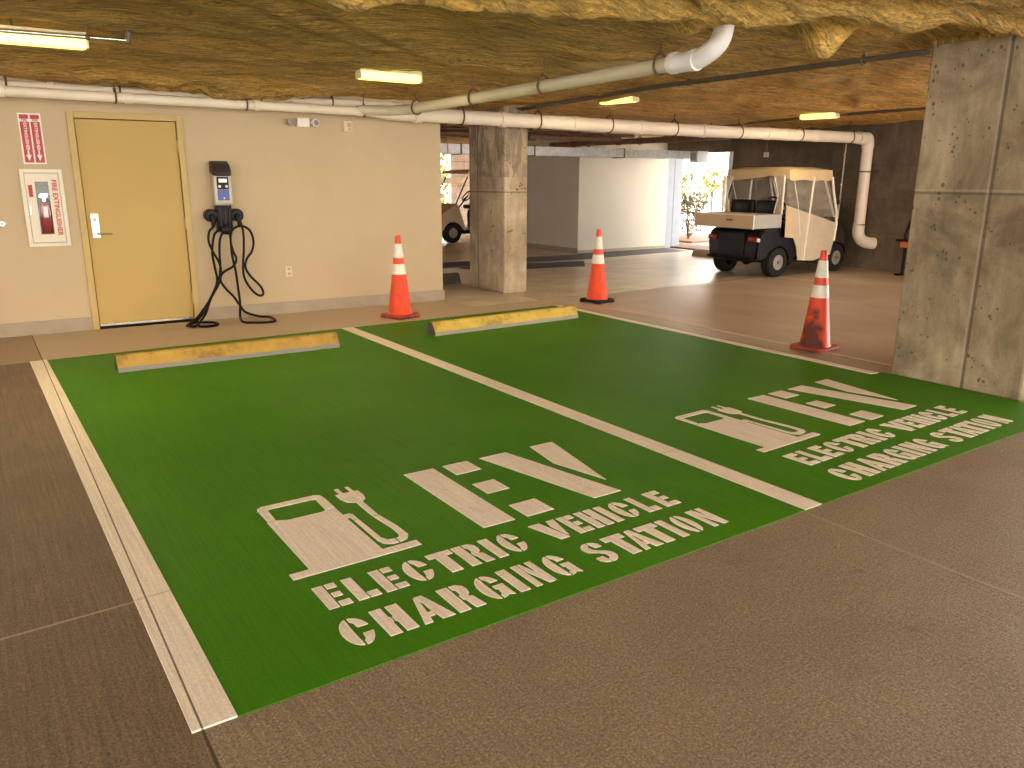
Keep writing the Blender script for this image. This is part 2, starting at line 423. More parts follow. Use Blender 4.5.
def objs(name, bm, m, parent, smooth=False):
    """link every connected piece of the bmesh as a mesh object of its own"""
    bm.verts.index_update(); seen = set(); out = []
    for v0 in bm.verts:
        if v0.index in seen: continue
        isl = []; st_ = [v0]; seen.add(v0.index)
        while st_:
            v = st_.pop(); isl.append(v)
            for e_ in v.link_edges:
                w_ = e_.other_vert(v)
                if w_.index not in seen: seen.add(w_.index); st_.append(w_)
        nb_ = bmesh.new(); mp = {v.index: nb_.verts.new(v.co) for v in isl}; fs = {f for v in isl for f in v.link_faces}
        for f in fs: nb_.faces.new([mp[v.index] for v in f.verts])
        out.append(obj(name, nb_, m, parent, smooth))
    bm.free(); return out
def tag(o, label, cat, group=None, kind=None):
    o['label'] = label; o['category'] = cat
    if group: o['group'] = group
    if kind: o['kind'] = kind
    return o
def thing(name, label, cat, loc=(0, 0, 0), rz=0., group=None):
    o = bpy.data.objects.new(name, None); COL.objects.link(o); o.empty_display_size = .1
    o.location = loc; o.rotation_euler = (0, 0, rz)
    return tag(o, label, cat, group)
def struct(name, bm, m, parent=None, smooth=False):
    o = obj(name, bm, m, parent, smooth, recentre=False)
    if parent is None: o['kind'] = 'structure'
    return o
def copy_tree(o, parent=None):
    c = o.copy(); COL.objects.link(c); c.parent = parent
    for ch in o.children: copy_tree(ch, c)
    return c
def text_bm(s, size, bold=0., depth=.0012):
    cu = bpy.data.curves.new('lettering', 'FONT'); cu.body = s; cu.size = size; cu.align_x = 'CENTER'; cu.align_y = 'CENTER'
    cu.extrude = depth; cu.offset = bold; cu.resolution_u = 3
    o = bpy.data.objects.new('lettering', cu); COL.objects.link(o)
    bpy.context.view_layer.update()
    me = bpy.data.meshes.new_from_object(o.evaluated_get(bpy.context.evaluated_depsgraph_get()))
    bm = bmesh.new(); bm.from_mesh(me)
    bpy.data.objects.remove(o); bpy.data.meshes.remove(me); bpy.data.curves.remove(cu)
    return bm

# the painted wall behind the bays runs slightly off square
WA = -.037
def W(s, d=0., z=0.): return Vector((s-d*.037, 6.82-.037*s-d, z))

# ------------------------------------------------------------------ camera
r_ = Vector((.8247484, -.5654848, .0041294)); u_ = Vector((.1390216, .2098275, .9678044)); f_ = Vector((.5481451, .7976211, -.2516695))
cam = bpy.data.cameras.new('camera'); co = bpy.data.objects.new('camera', cam); COL.objects.link(co)
cam.sensor_width = 36; cam.sensor_fit = 'HORIZONTAL'; cam.lens = 795.7125*36/1024; cam.clip_end = 300; cam.clip_start = .05
co.matrix_world = Matrix(((r_.x, u_.x, -f_.x, -.3435), (r_.y, u_.y, -f_.y, -2.0617), (r_.z, u_.z, -f_.z, 1.5), (0, 0, 0, 1)))
S.camera = co

# ------------------------------------------------------------------ setting
bm = BM(); box(bm, -9, 12.62, -9, 24, -.2, 0); struct('floor', bm, M['floor'])

# ceiling of sprayed foam: one displaced sheet with a slab above it
LX, LY = Vector((.8, 2.30)), Vector((4.9, .74))
ld = (LY-LX).normalized(); ln = Vector((-ld.y, ld.x))
DR = [(3.50, 1.66, .09, .11), (4.50, 1.40, .15, .16), (1.95, 1.98, .035, .035), (2.50, 1.75, .035, .04), (3.05, 1.10, .05, .08), (3.55, 1.35, .10, .06), (4.45, 1.42, .12, .06), (5.0, 1.25, .10, .05), (4.5, 3.55, .35, .04), (4.75, 3.35, .25, .03)]
def ceil_h(x, y):
    z = 2.50-.018*max(0., min(y, 7.2))
    p = Vector((x, y, 0))
    q = Vector((x*.83+y*.55, -x*.55+y*.83, 0))   # along and across the streaks
    wq = noise.noise(Vector((x*.5, y*.5, 3.)))*1.4
    st = noise.fractal(Vector((q.x*.35+wq, q.y*1.9+wq, 1.)), 1., 2.1, 5)
    rid = 1-abs(noise.noise(Vector((q.x*.5+wq, q.y*2.6+wq*1.5, 7.))))*2
    z += .034*st-.026*max(0., rid)
    z += .012*noise.fractal(p*3.1, 1., 2., 4)
    v2 = Vector((x, y))-LX
    t = v2.dot(ld); d = -v2.dot(ln)                     # d>0 on the viewer's side of the ridge
    if -1.2 < t < 5.4:
        wob = .09*noise.noise(Vector((t*1.3, 0, 5.)))+.03*noise.noise(Vector((t*5., 2, 5.)))
        dd = d-wob
        z -= .075*math.exp(-((dd-.10)/.11)**2)*(1+.5*noise.noise(Vector((t*2.2, 4., 1.))))
        sg_ = 1/(1+math.exp(-max(-40, min(40, (dd-.02)/.03))))
        z -= .045*sg_-.022*sg_*noise.fractal(p*9, .8, 2., 4)
    # torn folds rolling over beside the painted wall
    if y > 5.4 and x < 3.2:
        k = math.exp(-((y-6.30)/.24)**2)
        am = .5+.5*math.tanh((x-.9)*2.2)
        am *= .5-.5*math.tanh((x-3.0)*5.)
        fo = noise.noise(Vector((x*2.6+y*4, y*9., 2.)))
        z -= k*(.018+am*(.080+.05*fo+.07*(.5-abs(noise.noise(Vector((x*3.5+y*5, y*11+x*1.5, 8.)))*2.2))))
    for a, b, s, h in DR:
        dd = ((x-a)**2+(y-b)**2)/(s*s)
        if dd < 9:
            e = math.exp(-dd)
            z -= h*e*(1+.16*noise.noise(p*11))
    return max(z, 2.17)
def axis_pts(segs):
    out = []
    for a, b, st in segs:
        n = max(1, round((b-a)/st)); out += [a+(b-a)*i/n for i in range(n)]
    out.append(segs[-1][1]); return out
XS = axis_pts([(-7, -1, .5), (-1, 0, .12), (0, 6.2, .038), (6.2, 12.6, .08)])
YS = axis_pts([(-7, 0, .5), (0, 1, .1), (1, 3.2, .036), (3.2, 7.0, .045), (7.0, 10.65, .12), (10.65, 22, .6)])
bm = BM()
G_ = [[bm.verts.new((x, y, ceil_h(x, y))) for x in XS] for y in YS]
for j in range(len(YS)-1):
    for i in range(len(XS)-1): bm.faces.new((G_[j][i], G_[j+1][i], G_[j+1][i+1], G_[j][i+1]))
T_ = [bm.verts.new((x, y, 2.85)) for x, y in ((-7, -7), (12.6, -7), (12.6, 22), (-7, 22))]
bm.faces.new(T_)
ce = struct('ceiling', bm, M['foam'], smooth='all')

# painted wall with the door
def wall_box(bm, s0, s1, d0, d1, z0, z1, bev=0.):
    vs = box(bm, 0, 1, 0, 1, 0, 1)
    for v in vs:
        s = s0+(s1-s0)*v.co.x; d = d0+(d1-d0)*v.co.y; z = z0+(z1-z0)*v.co.z
        v.co = W(s, d, z)
bm = BM(); wall_box(bm, -6, .70, -.2, 0, 0, 2.42); wall_box(bm, .70, 1.62, -.2, 0, 2.03, 2.42); wall_box(bm, 1.62, 4.585, -.2, 0, 0, 2.42)
wall_box(bm, .70, 1.62, -.22, -.19, 0, 2.03)
struct('wall_back', bm, M['cream'])
bm = BM(); wall_box(bm, -6, .645, 0, .014, 0, .13); struct('baseboard_left', bm, M['base'])
bm = BM(); wall_box(bm, 1.675, 4.60, 0, .014, 0, .13); wall_box(bm, 4.585, 4.60, -.2, 0, 0, .13); struct('baseboard_back', bm, M['base'])

d = thing('door_1', 'pale yellow steel door with lever handle in the cream wall', 'door', W(1.16), WA); d['kind'] = 'structure'
bm = BM()
box(bm, -.515, -.455, -.02, .10, 0, 2.085, .004); box(bm, .455, .515, -.02, .10, 0, 2.085, .004); box(bm, -.455, .455, -.02, .10, 2.025, 2.085, .004)
obj('door_frame', bm, M['door_edge'], d)
bm = BM(); box(bm, -.449, .449, .012, .056, .022, 2.018, .003); slab = obj('door_slab', bm, M['door'], d)
bm = BM(); box(bm, -.449, .449, .004, .012, .024, .052, .002); obj('door_sweep', bm, M['metal'], d)
bm = BM(); box(bm, -.455, .455, -.01, .1, 0, .012); obj('threshold', bm, M['black'], d)
bm = BM(); box(bm, -.415, -.345, -.006, .012, .90, 1.14, .006); pl = obj('lock_plate', bm, M['metal'], d)
bm = BM(); tube(bm, [(-.38, -.006, .945), (-.38, -.055, .945)], .012, 12); tube(bm, [(-.385, -.055, .945), (-.25, -.058, .943), (-.245, -.04, .943)], .011, 12); obj('lever_handle', bm, M['metal'], pl)
bm = BM(); lathe(bm, [(.016, -.012), (.016, -.004)], (-.38, 0, 1.08), 16, 'Y'); obj('lock_cylinder', bm, M['grey_plastic'], pl)
for hz in (.25, 1.02, 1.78):
    bm = BM(); tube(bm, [(.452, -.004, hz-.055), (.452, -.004, hz+.055)], .010, 8); obj('hinge', bm, M['door_edge'], d)

# concrete wall on the right with the opening to outdoors
bm = BM()
box(bm, 12.4, 12.62, 2.2, 8.93, 0, 2.6)
box(bm, 12.4, 12.62, 8.93, 10.72, 2.0, 2.6)
struct('wall_right', bm, M['conc_wall'])
bm = BM(); box(bm, 12.37, 12.64, 8.86, 8.945, 0, 2.0, .004); struct('trim_1', bm, mat('lit_edge_jamb', (.82, .84, .88), .6))  # light catching the jamb edge is put into this pale colour
bm = BM(); box(bm, 12.46, 12.66, 10.66, 10.76, 0, 2.0, .004); box(bm, 12.66, 12.90, 10.655, 10.76, 0, 2.02); struct('trim_2', bm, M['jamb'])
bm = BM(); box(bm, 12.30, 12.40, 2.2, 8.9, 0, .10); 
bm.free()
bm = BM(); box(bm, 10.0, 12.46, 10.66, 14.2, 0, 2.5); struct('wall_far', bm, M['white_wall'])
bm = BM(); box(bm, 9.985, 12.45, 10.645, 10.66, 0, .06); box(bm, 9.985, 10.0, 10.645, 14.2, 0, .10); struct('baseboard_far', bm, M['base'])
# far end of the garage
bm = BM()
box(bm, 13.66, 19, 22.0, 22.2, 0, 2.6); box(bm, -1.0, 12.9, 22.0, 22.2, 0, 2.6)  # second box is stretched left, out of view, to block light
box(bm, 12.9, 13.66, 22, 22.2, 0, .42)
struct('wall_end', bm, M['block'])
bm = BM(); box(bm, 10, 19, 21.5, 21.7, 1.28, 1.48); box(bm, 6, 19, 20.9, 21.3, 2.25, 2.6); struct('trim_3', bm, M['cart_beige'])
bm = BM(); box(bm, 12.62, 19, 10.8, 24, -.2, 0); struct('floor_far', bm, M['floor'])
bm = BM(); box(bm, 12.6, 19, 14.2, 22, 2.5, 2.85); box(bm, 12.6, 14.1, 2.0, 14.2, 2.5, 2.85); struct('ceiling_far_and_shade_slab', bm, M['beam'])  # second box: unseen overhang added to shade the doorway and white wall

bm = BM(); box(bm, -7.2, -7, -7.2, 22, 0, 1.1); box(bm, -7.2, -7, 4, 22, 1.1, 2.85); struct('wall_left_blocker', bm, M['cream'])  # unseen wall added to hold back light from the left
bm = BM(); box(bm, -7, 2.5, -7.2, -7, 0, .55); struct('wall_rear_blocker', bm, M['cream'])  # unseen parapet added to cut light from behind the camera
# ------------------------------------------------------------------ outdoors
bm = BM(); box(bm, 12.62, 70, -45, 10.8, -.25, -.03); box(bm, 19, 70, 10.8, 70, -.25, -.03); box(bm, -60, 19, 24, 70, -.25, -.03)
struct('ground', bm, M['asphalt'])
bm = BM(); box(bm, 12.64, 13.5, 7, 14., -.03, .03); box(bm, 13.9, 15.6, 11.2, 14.5, -.03, .05)
tag(obj('mulch_bed', bm, M['mulch']), 'strip of brown mulch just outside the open doorway', 'mulch', kind='stuff')
def leaf_cloud(bm, c, r, n, size, sc=(1, 1, 1)):
    for _ in range(n):
        d_ = Vector((random.gauss(0, 1), random.gauss(0, 1), random.gauss(0, 1))).normalized()*random.random()**.4
        p = Vector(c)+Vector((d_.x*r*sc[0], d_.y*r*sc[1], d_.z*r*sc[2]))
        a = Vector((random.gauss(0, 1), random.gauss(0, 1), random.gauss(0, 1))).normalized(); b = a.orthogonal().normalized()
        c_ = a.cross(b)
        s = size*random.uniform(.7, 1.3)
        vs = [bm.verts.new(p+b*s), bm.verts.new(p+c_*s*.5), bm.verts.new(p-b*s), bm.verts.new(p-c_*s*.5)]
        bm.faces.new(vs)
sh = thing('shrub', 'loose dusty green shrub just outside the bright doorway', 'shrub', (14.5, 11.9, .0))
bm = BM()
for k in range(9):
    a = random.uniform(0, 2*PI); rr = random.uniform(.2, .5)
    tube(bm, smooth_path([(0, 0, 0), (rr*.35*math.cos(a), rr*.35*math.sin(a), .45), (rr*math.cos(a), rr*math.sin(a), random.uniform(.8, 1.15))], 3), .012, 5)
objs('stem', bm, M['bark'], sh)
bm = BM(); leaf_cloud(bm, (0, 0, .88), .46, 520, .045, (1, 1, .65)); leaf_cloud(bm, (.1, .1, .35), .34, 130, .04, (1, 1, .9)); obj('foliage', bm, M['leaf'], sh)
hd = thing('hedge', 'bright yellow-green hedge far outside the doorway', 'hedge', (24, 18.5, 0))
bm = BM()
for k in range(9): leaf_cloud(bm, (-2.4+k*.75, -1.2*k*.75+2.2, 1.25), .62, 150, .11, (1, 1, .9))
obj('foliage', bm, M['leaf_bright'], hd)
bm = BM()
for k in range(9): tube(bm, [(-2.4+k*.75, -.9*k+2.2, 0), (-2.4+k*.75, -.9*k+2.2, 1.1)], .04, 6)
objs('stem', bm, M['bark'], hd)
hd2 = thing('leafy_tree', 'sunlit yellow-green tree beyond the far garage windows', 'tree', (15.6, 27, 0))
bm = BM(); leaf_cloud(bm, (0, 0, 1.3), 1.6, 700, .15, (1.3, 1, .75)); obj('crown', bm, M['leaf_bright'], hd2)
bm = BM(); tube(bm, [(0, 0, 0), (0, 0, 1.5)], .12, 8); obj('trunk', bm, M['bark'], hd2)
bd = thing('building', 'pale overexposed building far across the sunlit street', 'building', (44, 34, 0))
bm = BM(); box(bm, -5, 5, -9, 9, 0, 7, .05); box(bm, -5.3, 5.3, -9.3, 9.3, 7, 7.3); obj('facade', bm, M['pale_build'], bd)
for yy in (-6.2, -3, .2, 3.4, 6.4):
    bm = BM(); box(bm, -5.06, -4.98, yy-.6, yy+.6, 2.4, 4.2); w_ = obj('window', bm, M['win_dark'], bd)

# ------------------------------------------------------------------ painted bay
bm = BM(); prism(bm, [(.125, 0), (5.60, 0), (5.60, 1.36), (5.46, 1.36), (5.46, 5.49), (.125, 5.49)], .0, .003)
tag(obj('green_bay_paint', bm, M['green']), 'large green painted rectangle covering both charging bays', 'floor paint')
def line(poly, label, m, z=.006, z0=0.):
    bm = BM(); prism(bm, poly, z0, z); return tag(obj('painted_line', bm, m), label, 'painted line')
line([(0, 0), (.125, 0), (.125, 5.49), (0, 5.49)], 'wide cream line along the left edge of the green bays', M['white_line'])
line([(2.737, 0), (2.862, 0), (2.862, 5.49), (2.737, 5.49)], 'cream line dividing the two green bays', M['white_line'], .006, .0032)
line([(5.46, 1.38), (5.555, 1.36), (5.555, 5.49), (5.46, 5.49)], 'cream line along the right edge of the green bays', M['white_line'])
line([(5.885, .9), (5.925, .9), (5.925, 5.05), (5.885, 5.05)], 'thin pinkish line beyond the right edge of the bays', M['pink_line'], .003)

# stencil letters drawn by hand in unit boxes
def arc(cx, cy, rx, ry, a0, a1, n=8): return [(cx+rx*math.cos(math.radians(a0+(a1-a0)*i/n)), cy+ry*math.sin(math.radians(a0+(a1-a0)*i/n))) for i in range(n+1)]
LT = {
 'E': [[(0,0),(.44,0),(.44,1),(0,1)], [(.52,.79),(.95,.79),(.95,1),(.52,1)], [(.52,.41),(.90,.41),(.90,.60),(.52,.60)], [(.52,0),(1,0),(1,.21),(.52,.21)]],
 'L': [[(0,0),(.46,0),(.46,1),(0,1)], [(.54,0),(1,0),(1,.24),(.54,.24)]],
 'I': [[(0,0),(1,0),(1,1),(0,1)]],
 'T': [[(0,.78),(.26,.78),(.26,0),(.72,0),(.72,.78),(1,.78),(1,1),(0,1)]],
 'H': [[(0,0),(.42,0),(.42,.40),(.47,.43),(.47,.60),(.42,.62),(.42,1),(0,1)], [(.58,0),(1,0),(1,1),(.58,1),(.58,.62),(.53,.60),(.53,.43),(.58,.40)]],
 'C': [arc(.46,.5,.46,.5,97,263,10)+[(.42,.14),(.40,.3),(.40,.7),(.42,.86)], [(.50,1)]+arc(.5,.5,.5,.5,80,14,5)+[(.62,.62),(.58,.80),(.50,.86)], [(.50,0)]+arc(.5,.5,.5,.5,-80,-14,5)+[(.62,.38),(.58,.20),(.50,.14)]],
 'G': [arc(.46,.5,.46,.5,97,263,10)+[(.42,.14),(.40,.3),(.40,.7),(.42,.86)], [(.50,1)]+arc(.5,.5,.5,.5,80,20,5)+[(.62,.66),(.58,.80),(.50,.86)], [(.50,0),(.70,.03),(.78,.08),(1,0),(1,.52),(.56,.52),(.56,.38),(.64,.36),(.60,.18),(.50,.13)]],
 'O': [arc(.46,.5,.46,.5,97,263,10)+[(.42,.14),(.38,.3),(.38,.7),(.42,.86)], arc(.54,.5,.46,.5,-83,83,10)+[(.58,.86),(.62,.7),(.62,.3),(.58,.14)]],
 'R': [[(0,0),(.42,0),(.42,1),(0,1)], [(.50,1),(.74,.99),(.92,.88),(.96,.72),(.90,.56),(.76,.48),(.90,.42),(1.0,0),(.62,0),(.56,.36),(.50,.40),(.50,.56),(.58,.62),(.58,.80),(.50,.84)]],
 'N': [[(0,0),(.30,0),(.30,1),(0,1)], [(.36,1),(.46,1),(.92,.0),(.64,0),(.36,.62)], [(.70,.45),(1,0),(1,1),(.70,1)]],
 'A': [[(.0,0),(.26,0),(.32,.20),(.50,.20),(.50,.36),(.36,.36),(.46,.86),(.36,.98)], [(.40,1),(.66,1),(1,0),(.58,0),(.50,.50),(.50,.70)]],
 'V': [[(0,1),(.42,1),(.68,0),(.34,0)], [(.60,.68),(.70,1),(1,1),(.74,.10),(.70,.16)]],
 'S': [[(.48,1)]+arc(.46,.74,.46,.26,95,215,8)+[(.45,.46),(.62,.36),(.62,.2),(.48,.14),(.48,0)]+arc(.52,.26,.48,.27,-85,50,8)+[(.56,.56),(.40,.66),(.38,.82),(.48,.87)], [(.56,1),(.78,.96),(.95,.84),(.95,.70),(.62,.70),(.56,.86)], [(.42,0),(.42,.14),(.38,.30),(.02,.30),(.02,.16),(.18,.04)]],
}
L1 = [('E',.563,.655),('L',.678,.768),('E',.790,.884),('C',.912,1.016),('T',1.040,1.150),('R',1.160,1.267),('I',1.290,1.335),('C',1.358,1.458),
      ('V',1.555,1.695),('E',1.708,1.788),('H',1.808,1.902),('I',1.923,1.962),('C',1.982,2.078),('L',2.132,2.212),('E',2.240,2.325)]
# the C and L of the second word sit side by side; the photographed spelling VEHICLE is kept
L1[12] = ('C', 1.985, 2.085); L1[13] = ('L', 2.115, 2.195); L1[14] = ('E', 2.230, 2.320)
L2 = [('C',.535,.640),('H',.670,.778),('A',.800,.922),('R',.940,1.050),('G',1.078,1.180),('I',1.203,1.246),('N',1.275,1.370),('G',1.400,1.498),
      ('S',1.607,1.705),('T',1.735,1.842),('A',1.832,1.935),('T',1.925,2.035),('I',2.052,2.092),('O',2.118,2.205),('N',2.245,2.338)]
def stencil(loc, rz, label, m):
    t = thing('charging_bay_stencil', label, 'floor marking', (loc[0], loc[1], .003), rz)
    def poly(bm, p): prism(bm, p, 0, .0022)
    bm = BM()
    poly(bm, [(.618,1.262),(.618,1.385),(.660,1.385),(.655,1.262)])
    poly(bm, [(.613,1.392),(.622,1.425),(.645,1.442),(.905,1.442),(.925,1.428),(.932,1.385),(.890,1.385),(.872,1.395),(.680,1.395),(.662,1.392)])
    poly(bm, [(.888,1.378),(.932,1.378),(.930,1.250),(.884,1.250)])
    objs('pump_window_frame', bm, m, t)
    bm = BM(); poly(bm, [(.614,1.254),(.660,1.254),(.700,1.232),(.862,1.232),(.884,1.243),(.928,1.243),(.928,.731),(1.084,.731),(1.084,.680),(.531,.680),(.531,.731),(.613,.731)]); obj('pump_body', bm, m, t)
    bm = BM(); poly(bm, [(.930,1.146),(.955,1.146),(.968,1.132),(.968,1.072),(.945,1.072),(.945,1.10),(.930,1.10)])
    poly(bm, [(.945,1.064),(.968,1.064),(.970,.835),(.985,.800),(1.015,.795),(1.015,.752),(.985,.752),(.955,.775),(.945,.815)])
    poly(bm, [(1.022,.752),(1.060,.765),(1.082,.800),(1.082,.90),(1.064,1.055),(1.034,1.055),(1.050,.90),(1.048,.825),(1.035,.798),(1.022,.795)]); obj('charging_hose', bm, m, t)
    bm = BM(); poly(bm, [(1.034,1.064),(1.063,1.064),(1.068,1.245),(1.095,1.270),(1.105,1.318),(1.105,1.385),(1.085,1.385),(1.085,1.455),(1.066,1.455),(1.066,1.385),(1.030,1.385),(1.030,1.455),(1.010,1.455),(1.010,1.385),(.988,1.385),(.988,1.318),(1.0,1.270),(1.036,1.245)]); obj('plug', bm, m, t)
    bm = BM()
    for p in ([(1.387,.672),(1.553,.668),(1.560,1.444),(1.388,1.447)], [(1.617,1.294),(1.769,1.294),(1.769,1.444),(1.617,1.445)], [(1.613,.992),(1.742,.992),(1.742,1.136),(1.615,1.136)], [(1.618,.663),(1.769,.663),(1.769,.815),(1.619,.815)]): poly(bm, p)
    obj('large_letter', bm, m, t)
    bm = BM(); poly(bm, [(1.847,1.440),(2.022,1.443),(2.181,.658),(2.012,.659)]); poly(bm, [(2.191,1.443),(2.351,1.445),(2.217,.81),(2.139,1.152)]); obj('large_letter', bm, m, t)
    for row, y0, y1 in ((L1, .400, .580), (L2, .126, .308)):
        for ch, x0, x1 in row:
            bm = BM(); k = -.008*(x0-.55)
            for pl_ in LT[ch]: poly(bm, [(x0+(x1-x0)*a, y0+k+(y1-y0)*b) for a, b in pl_])
            obj('letter', bm, m, t)
    return t
s1 = stencil((0, 0), 0, 'cream ELECTRIC VEHICLE CHARGING STATION stencil in the nearer left green bay', M['stencil'])
s2 = copy_tree(s1); s2.location = (2.726, -.0653, .003); s2.rotation_euler = (0, 0, .0365)
s2['label'] = 'cream ELECTRIC VEHICLE CHARGING STATION stencil in the right bay beside the large column'
s1['group'] = s2['group'] = 'charging bay stencils'

# ------------------------------------------------------------------ wheel stops
def wheel_stop(loc, rz, label, m, me_, length=1.82, h=.125, dpt=.17):
    t = thing('wheel_stop', label, 'wheel stop', loc, rz, 'wheel stops')
    bm = BM(); a = dpt/2
    prof = [(-a, 0), (-a, .036), (-a*.42, h-.012), (-a*.3, h), (a*.3, h), (a*.42, h-.012), (a, .036), (a, 0)]
    n = 24; rings = []
    for i in range(n+1):
        x = -length/2+length*i/n
        rings.append([bm.verts.new((x, y_+.002*noise.noise(Vector((x*6, y_*9, 1))), z_+(.003*noise.noise(Vector((x*5, y_*8, 4))) if z_ > 0 else 0))) for y_, z_ in prof])
    for p, q in zip(rings, rings[1:]):
        for k in range(len(prof)): bm.faces.new((p[k], p[(k+1) % 8], q[(k+1) % 8], q[k]))
    bm.faces.new(rings[0][::-1]); bm.faces.new(rings[-1])
    obj('concrete_block', bm, m, t)
    bm = BM()
    for sg in (-1, 1):
        x = sg*(length/2+.0008)
        prism(bm, [(y_*.97, max(.001, z_*.98)) for y_, z_ in prof], x-.0012, x+.0012, 'X')
    objs('end_face', bm, me_, t)
    for sg in (-1, 1):
        bm = BM(); lathe(bm, [(.012, h-.002), (.012, h+.003)], (sg*length*.36, 0, 0), 10); obj('pin', bm, M['rust'], t)
    return t
wheel_stop((1.455, 4.735, .003), -.02, 'worn orange-yellow wheel stop in the left green bay below the charger', M['stop'], M['stop_end'])
wheel_stop((4.245, 4.72, .003), .03, 'bright yellow wheel stop in the right green bay between two cones', M['stop_b'], M['stop_end'])
wheel_stop((4.68, 7.98, 0), 0, 'dark wheel stop end peeking out past the cream wall corner', M['stop_end'], M['stop_end'], h=.15)
wheel_stop((11.72, 8.17, 0), PI/2, 'bare tan wheel stop in front of the bright doorway left of the cart', M['stop_far'], M['stop_far'], h=.12)

# ------------------------------------------------------------------ cones
def make_cone(label, base_m, loc, rz, group='traffic cones'):
    t = thing('traffic_cone', label, 'traffic cone', loc, rz, group)
    bm = BM()
    a = .168; c_ = .04
    octo = [(-a+c_, -a), (a-c_, -a), (a, -a+c_), (a, a-c_), (a-c_, a), (-a+c_, a), (-a, a-c_), (-a, -a+c_)]
    prism(bm, octo, .012, .040, 'Z', .006)
    for sx in (-1, 1):
        for sy in (-1, 1): box(bm, sx*.12-.035, sx*.12+.035, sy*.12-.035, sy*.12+.035, 0, .014)
    obj('base', bm, base_m, t)
    bm = BM(); lathe(bm, [(.140, .036), (.136, .052), (.130, .060), (.028, .872), (.026, .884), (.020, .889), (.014, .889)], seg=32); obj('cone_body', bm, M['orange'], t, True)
    rad = lambda z: .130+(.028-.130)*(z-.06)/(.872-.06)+.0022
    for z0, z1 in ((.475, .585), (.650, .800)):
        bm = BM(); lathe(bm, [(rad(z0)-.004, z0-.0005), (rad(z0), z0), (rad(z1), z1), (rad(z1)-.004, z1+.0005)], seg=32); obj('reflective_collar', bm, M['cone_white'], t, True)
    bm = BM(); lathe(bm, [(.0285, .860), (.0305, .866), (.0285, .872)], seg=24); obj('top_rim', bm, M['orange'], t, True)
    return t
make_cone('orange traffic cone with red base standing against the cream wall', M['cone_base'], (3.56, 5.80, 0), .3)
make_cone('orange traffic cone with black base behind the right wheel stop', M['rubber'], (6.12, 5.48, 0), .15)
c3 = make_cone('orange traffic cone standing closest to the large right column', M['cone_base'], (5.925, 2.215, 0), .1)
def scuff_mat():
    nb = NB('scuffed_cone_orange')
    tc = nb.n('ShaderNodeTexCoord'); sp = nb.n('ShaderNodeSeparateXYZ'); nb.l(tc.outputs['Object'], sp.inputs[0])
    w_ = nb.n('ShaderNodeTexNoise'); w_.inputs['Scale'].default_value = 9.; w_.inputs['Detail'].default_value = 5; nb.l(tc.outputs['Object'], w_.inputs['Vector'])
    side = nb.math('SUBTRACT', nb.math('MULTIPLY', sp.outputs[0], -1.), nb.math('MULTIPLY', sp.outputs[2], .10))
    k = nb.math('ADD', side, nb.math('MULTIPLY', nb.math('SUBTRACT', w_.outputs[0], .5), .22))
    low = nb.math('LESS_THAN', sp.outputs[2], .44)
    c = nb.mix(nb.math('MULTIPLY', nb.ramp(k, [(.035, 0.), (.085, .92)]), low), (.78, .075, .028), (.05, .016, .012))
    return nb.done(c, .4)
for ch in c3.children:
    if ch.name.startswith('cone_body'): ch.data.materials[0] = scuff_mat()

# ------------------------------------------------------------------ columns
t = thing('concrete_column', 'broad pitted concrete column at the right edge of the green bay', 'column', (6.15, .815, 0))
bm = BM(); box(bm, -.55, .55, -.475, .475, 0, 2.52, .012, 1); obj('shaft', bm, M['col_near'], t)
bm = BM(); box(bm, -.565, .565, -.49, .49, 2.42, 2.60, .02); obj('head', bm, M['foam'], t)
t = thing('concrete_column', 'concrete column beside the cream wall end, stained near its top', 'column', (5.72, 7.12, 0))
bm = BM(); box(bm, -.185, .185, -.43, .43, 0, 2.5, .010, 1); obj('shaft', bm, M['col_mid'], t)
bm = BM(); tube(bm, smooth_path([(0, 0, 0), (.03, -.004, .012), (.05, 0, .008), (.085, -.004, .028)], 4), .008, 6)
bmesh.ops.translate(bm, vec=(-.14, -.433, .80), verts=bm.verts[:]); obj('chipped_spot', bm, M['dark_steel'], t)

# ------------------------------------------------------------------ wall fittings
# EV charger
t = thing('ev_charger', 'grey and black wall-mounted charger with looping black cables', 'charger', W(1.985, 0, 0), WA)
bm = BM()
prof = [(0, 1.20), (-.13, 1.20), (-.145, 1.22), (-.150, 1.54), (0, 1.54)]
prism(bm, prof, -.088, .088, 'X', .012); obj('housing', bm, M['silver'], t, True)
bm = BM(); prism(bm, [(0, 1.52), (-.15, 1.495), (-.178, 1.505), (-.182, 1.53), (-.16, 1.575), (-.11, 1.62), (-.05, 1.648), (0, 1.65)], -.093, .093, 'X', .02); cap_ = obj('top_cap', bm, M['brownblack'], t, True)
bm = BM(); box(bm, -.02, .02, -.128, -.124, 1.588, 1.596); bmesh.ops.rotate(bm, cent=(0, -.126, 1.592), matrix=Matrix.Rotation(.6, 3, 'X'), verts=bm.verts[:]); obj('emblem', bm, M['silver'], cap_)
bm = BM(); box(bm, -.058, .058, -.158, -.145, 1.365, 1.490, .004); dp = obj('display_panel', bm, M['black'], t)
bm = BM(); box(bm, -.040, .040, -.161, -.157, 1.435, 1.470); obj('screen', bm, M['screen'], dp)
for sx in (-1, 1):
    bm = BM(); lathe(bm, [(.014, -.161), (.014, -.157)], (sx*.035, 0, 1.395), 12, 'Y'); obj('button', bm, M['silver'], dp)
bm = BM(); box(bm, -.058, .058, -.156, -.145, 1.255, 1.362, .004); bl = obj('label_panel', bm, M['blue'], t)
bm = BM(); box(bm, -.004, .010, -.158, -.155, 1.265, 1.285); obj('label_mark', bm, M['silver'], bl)
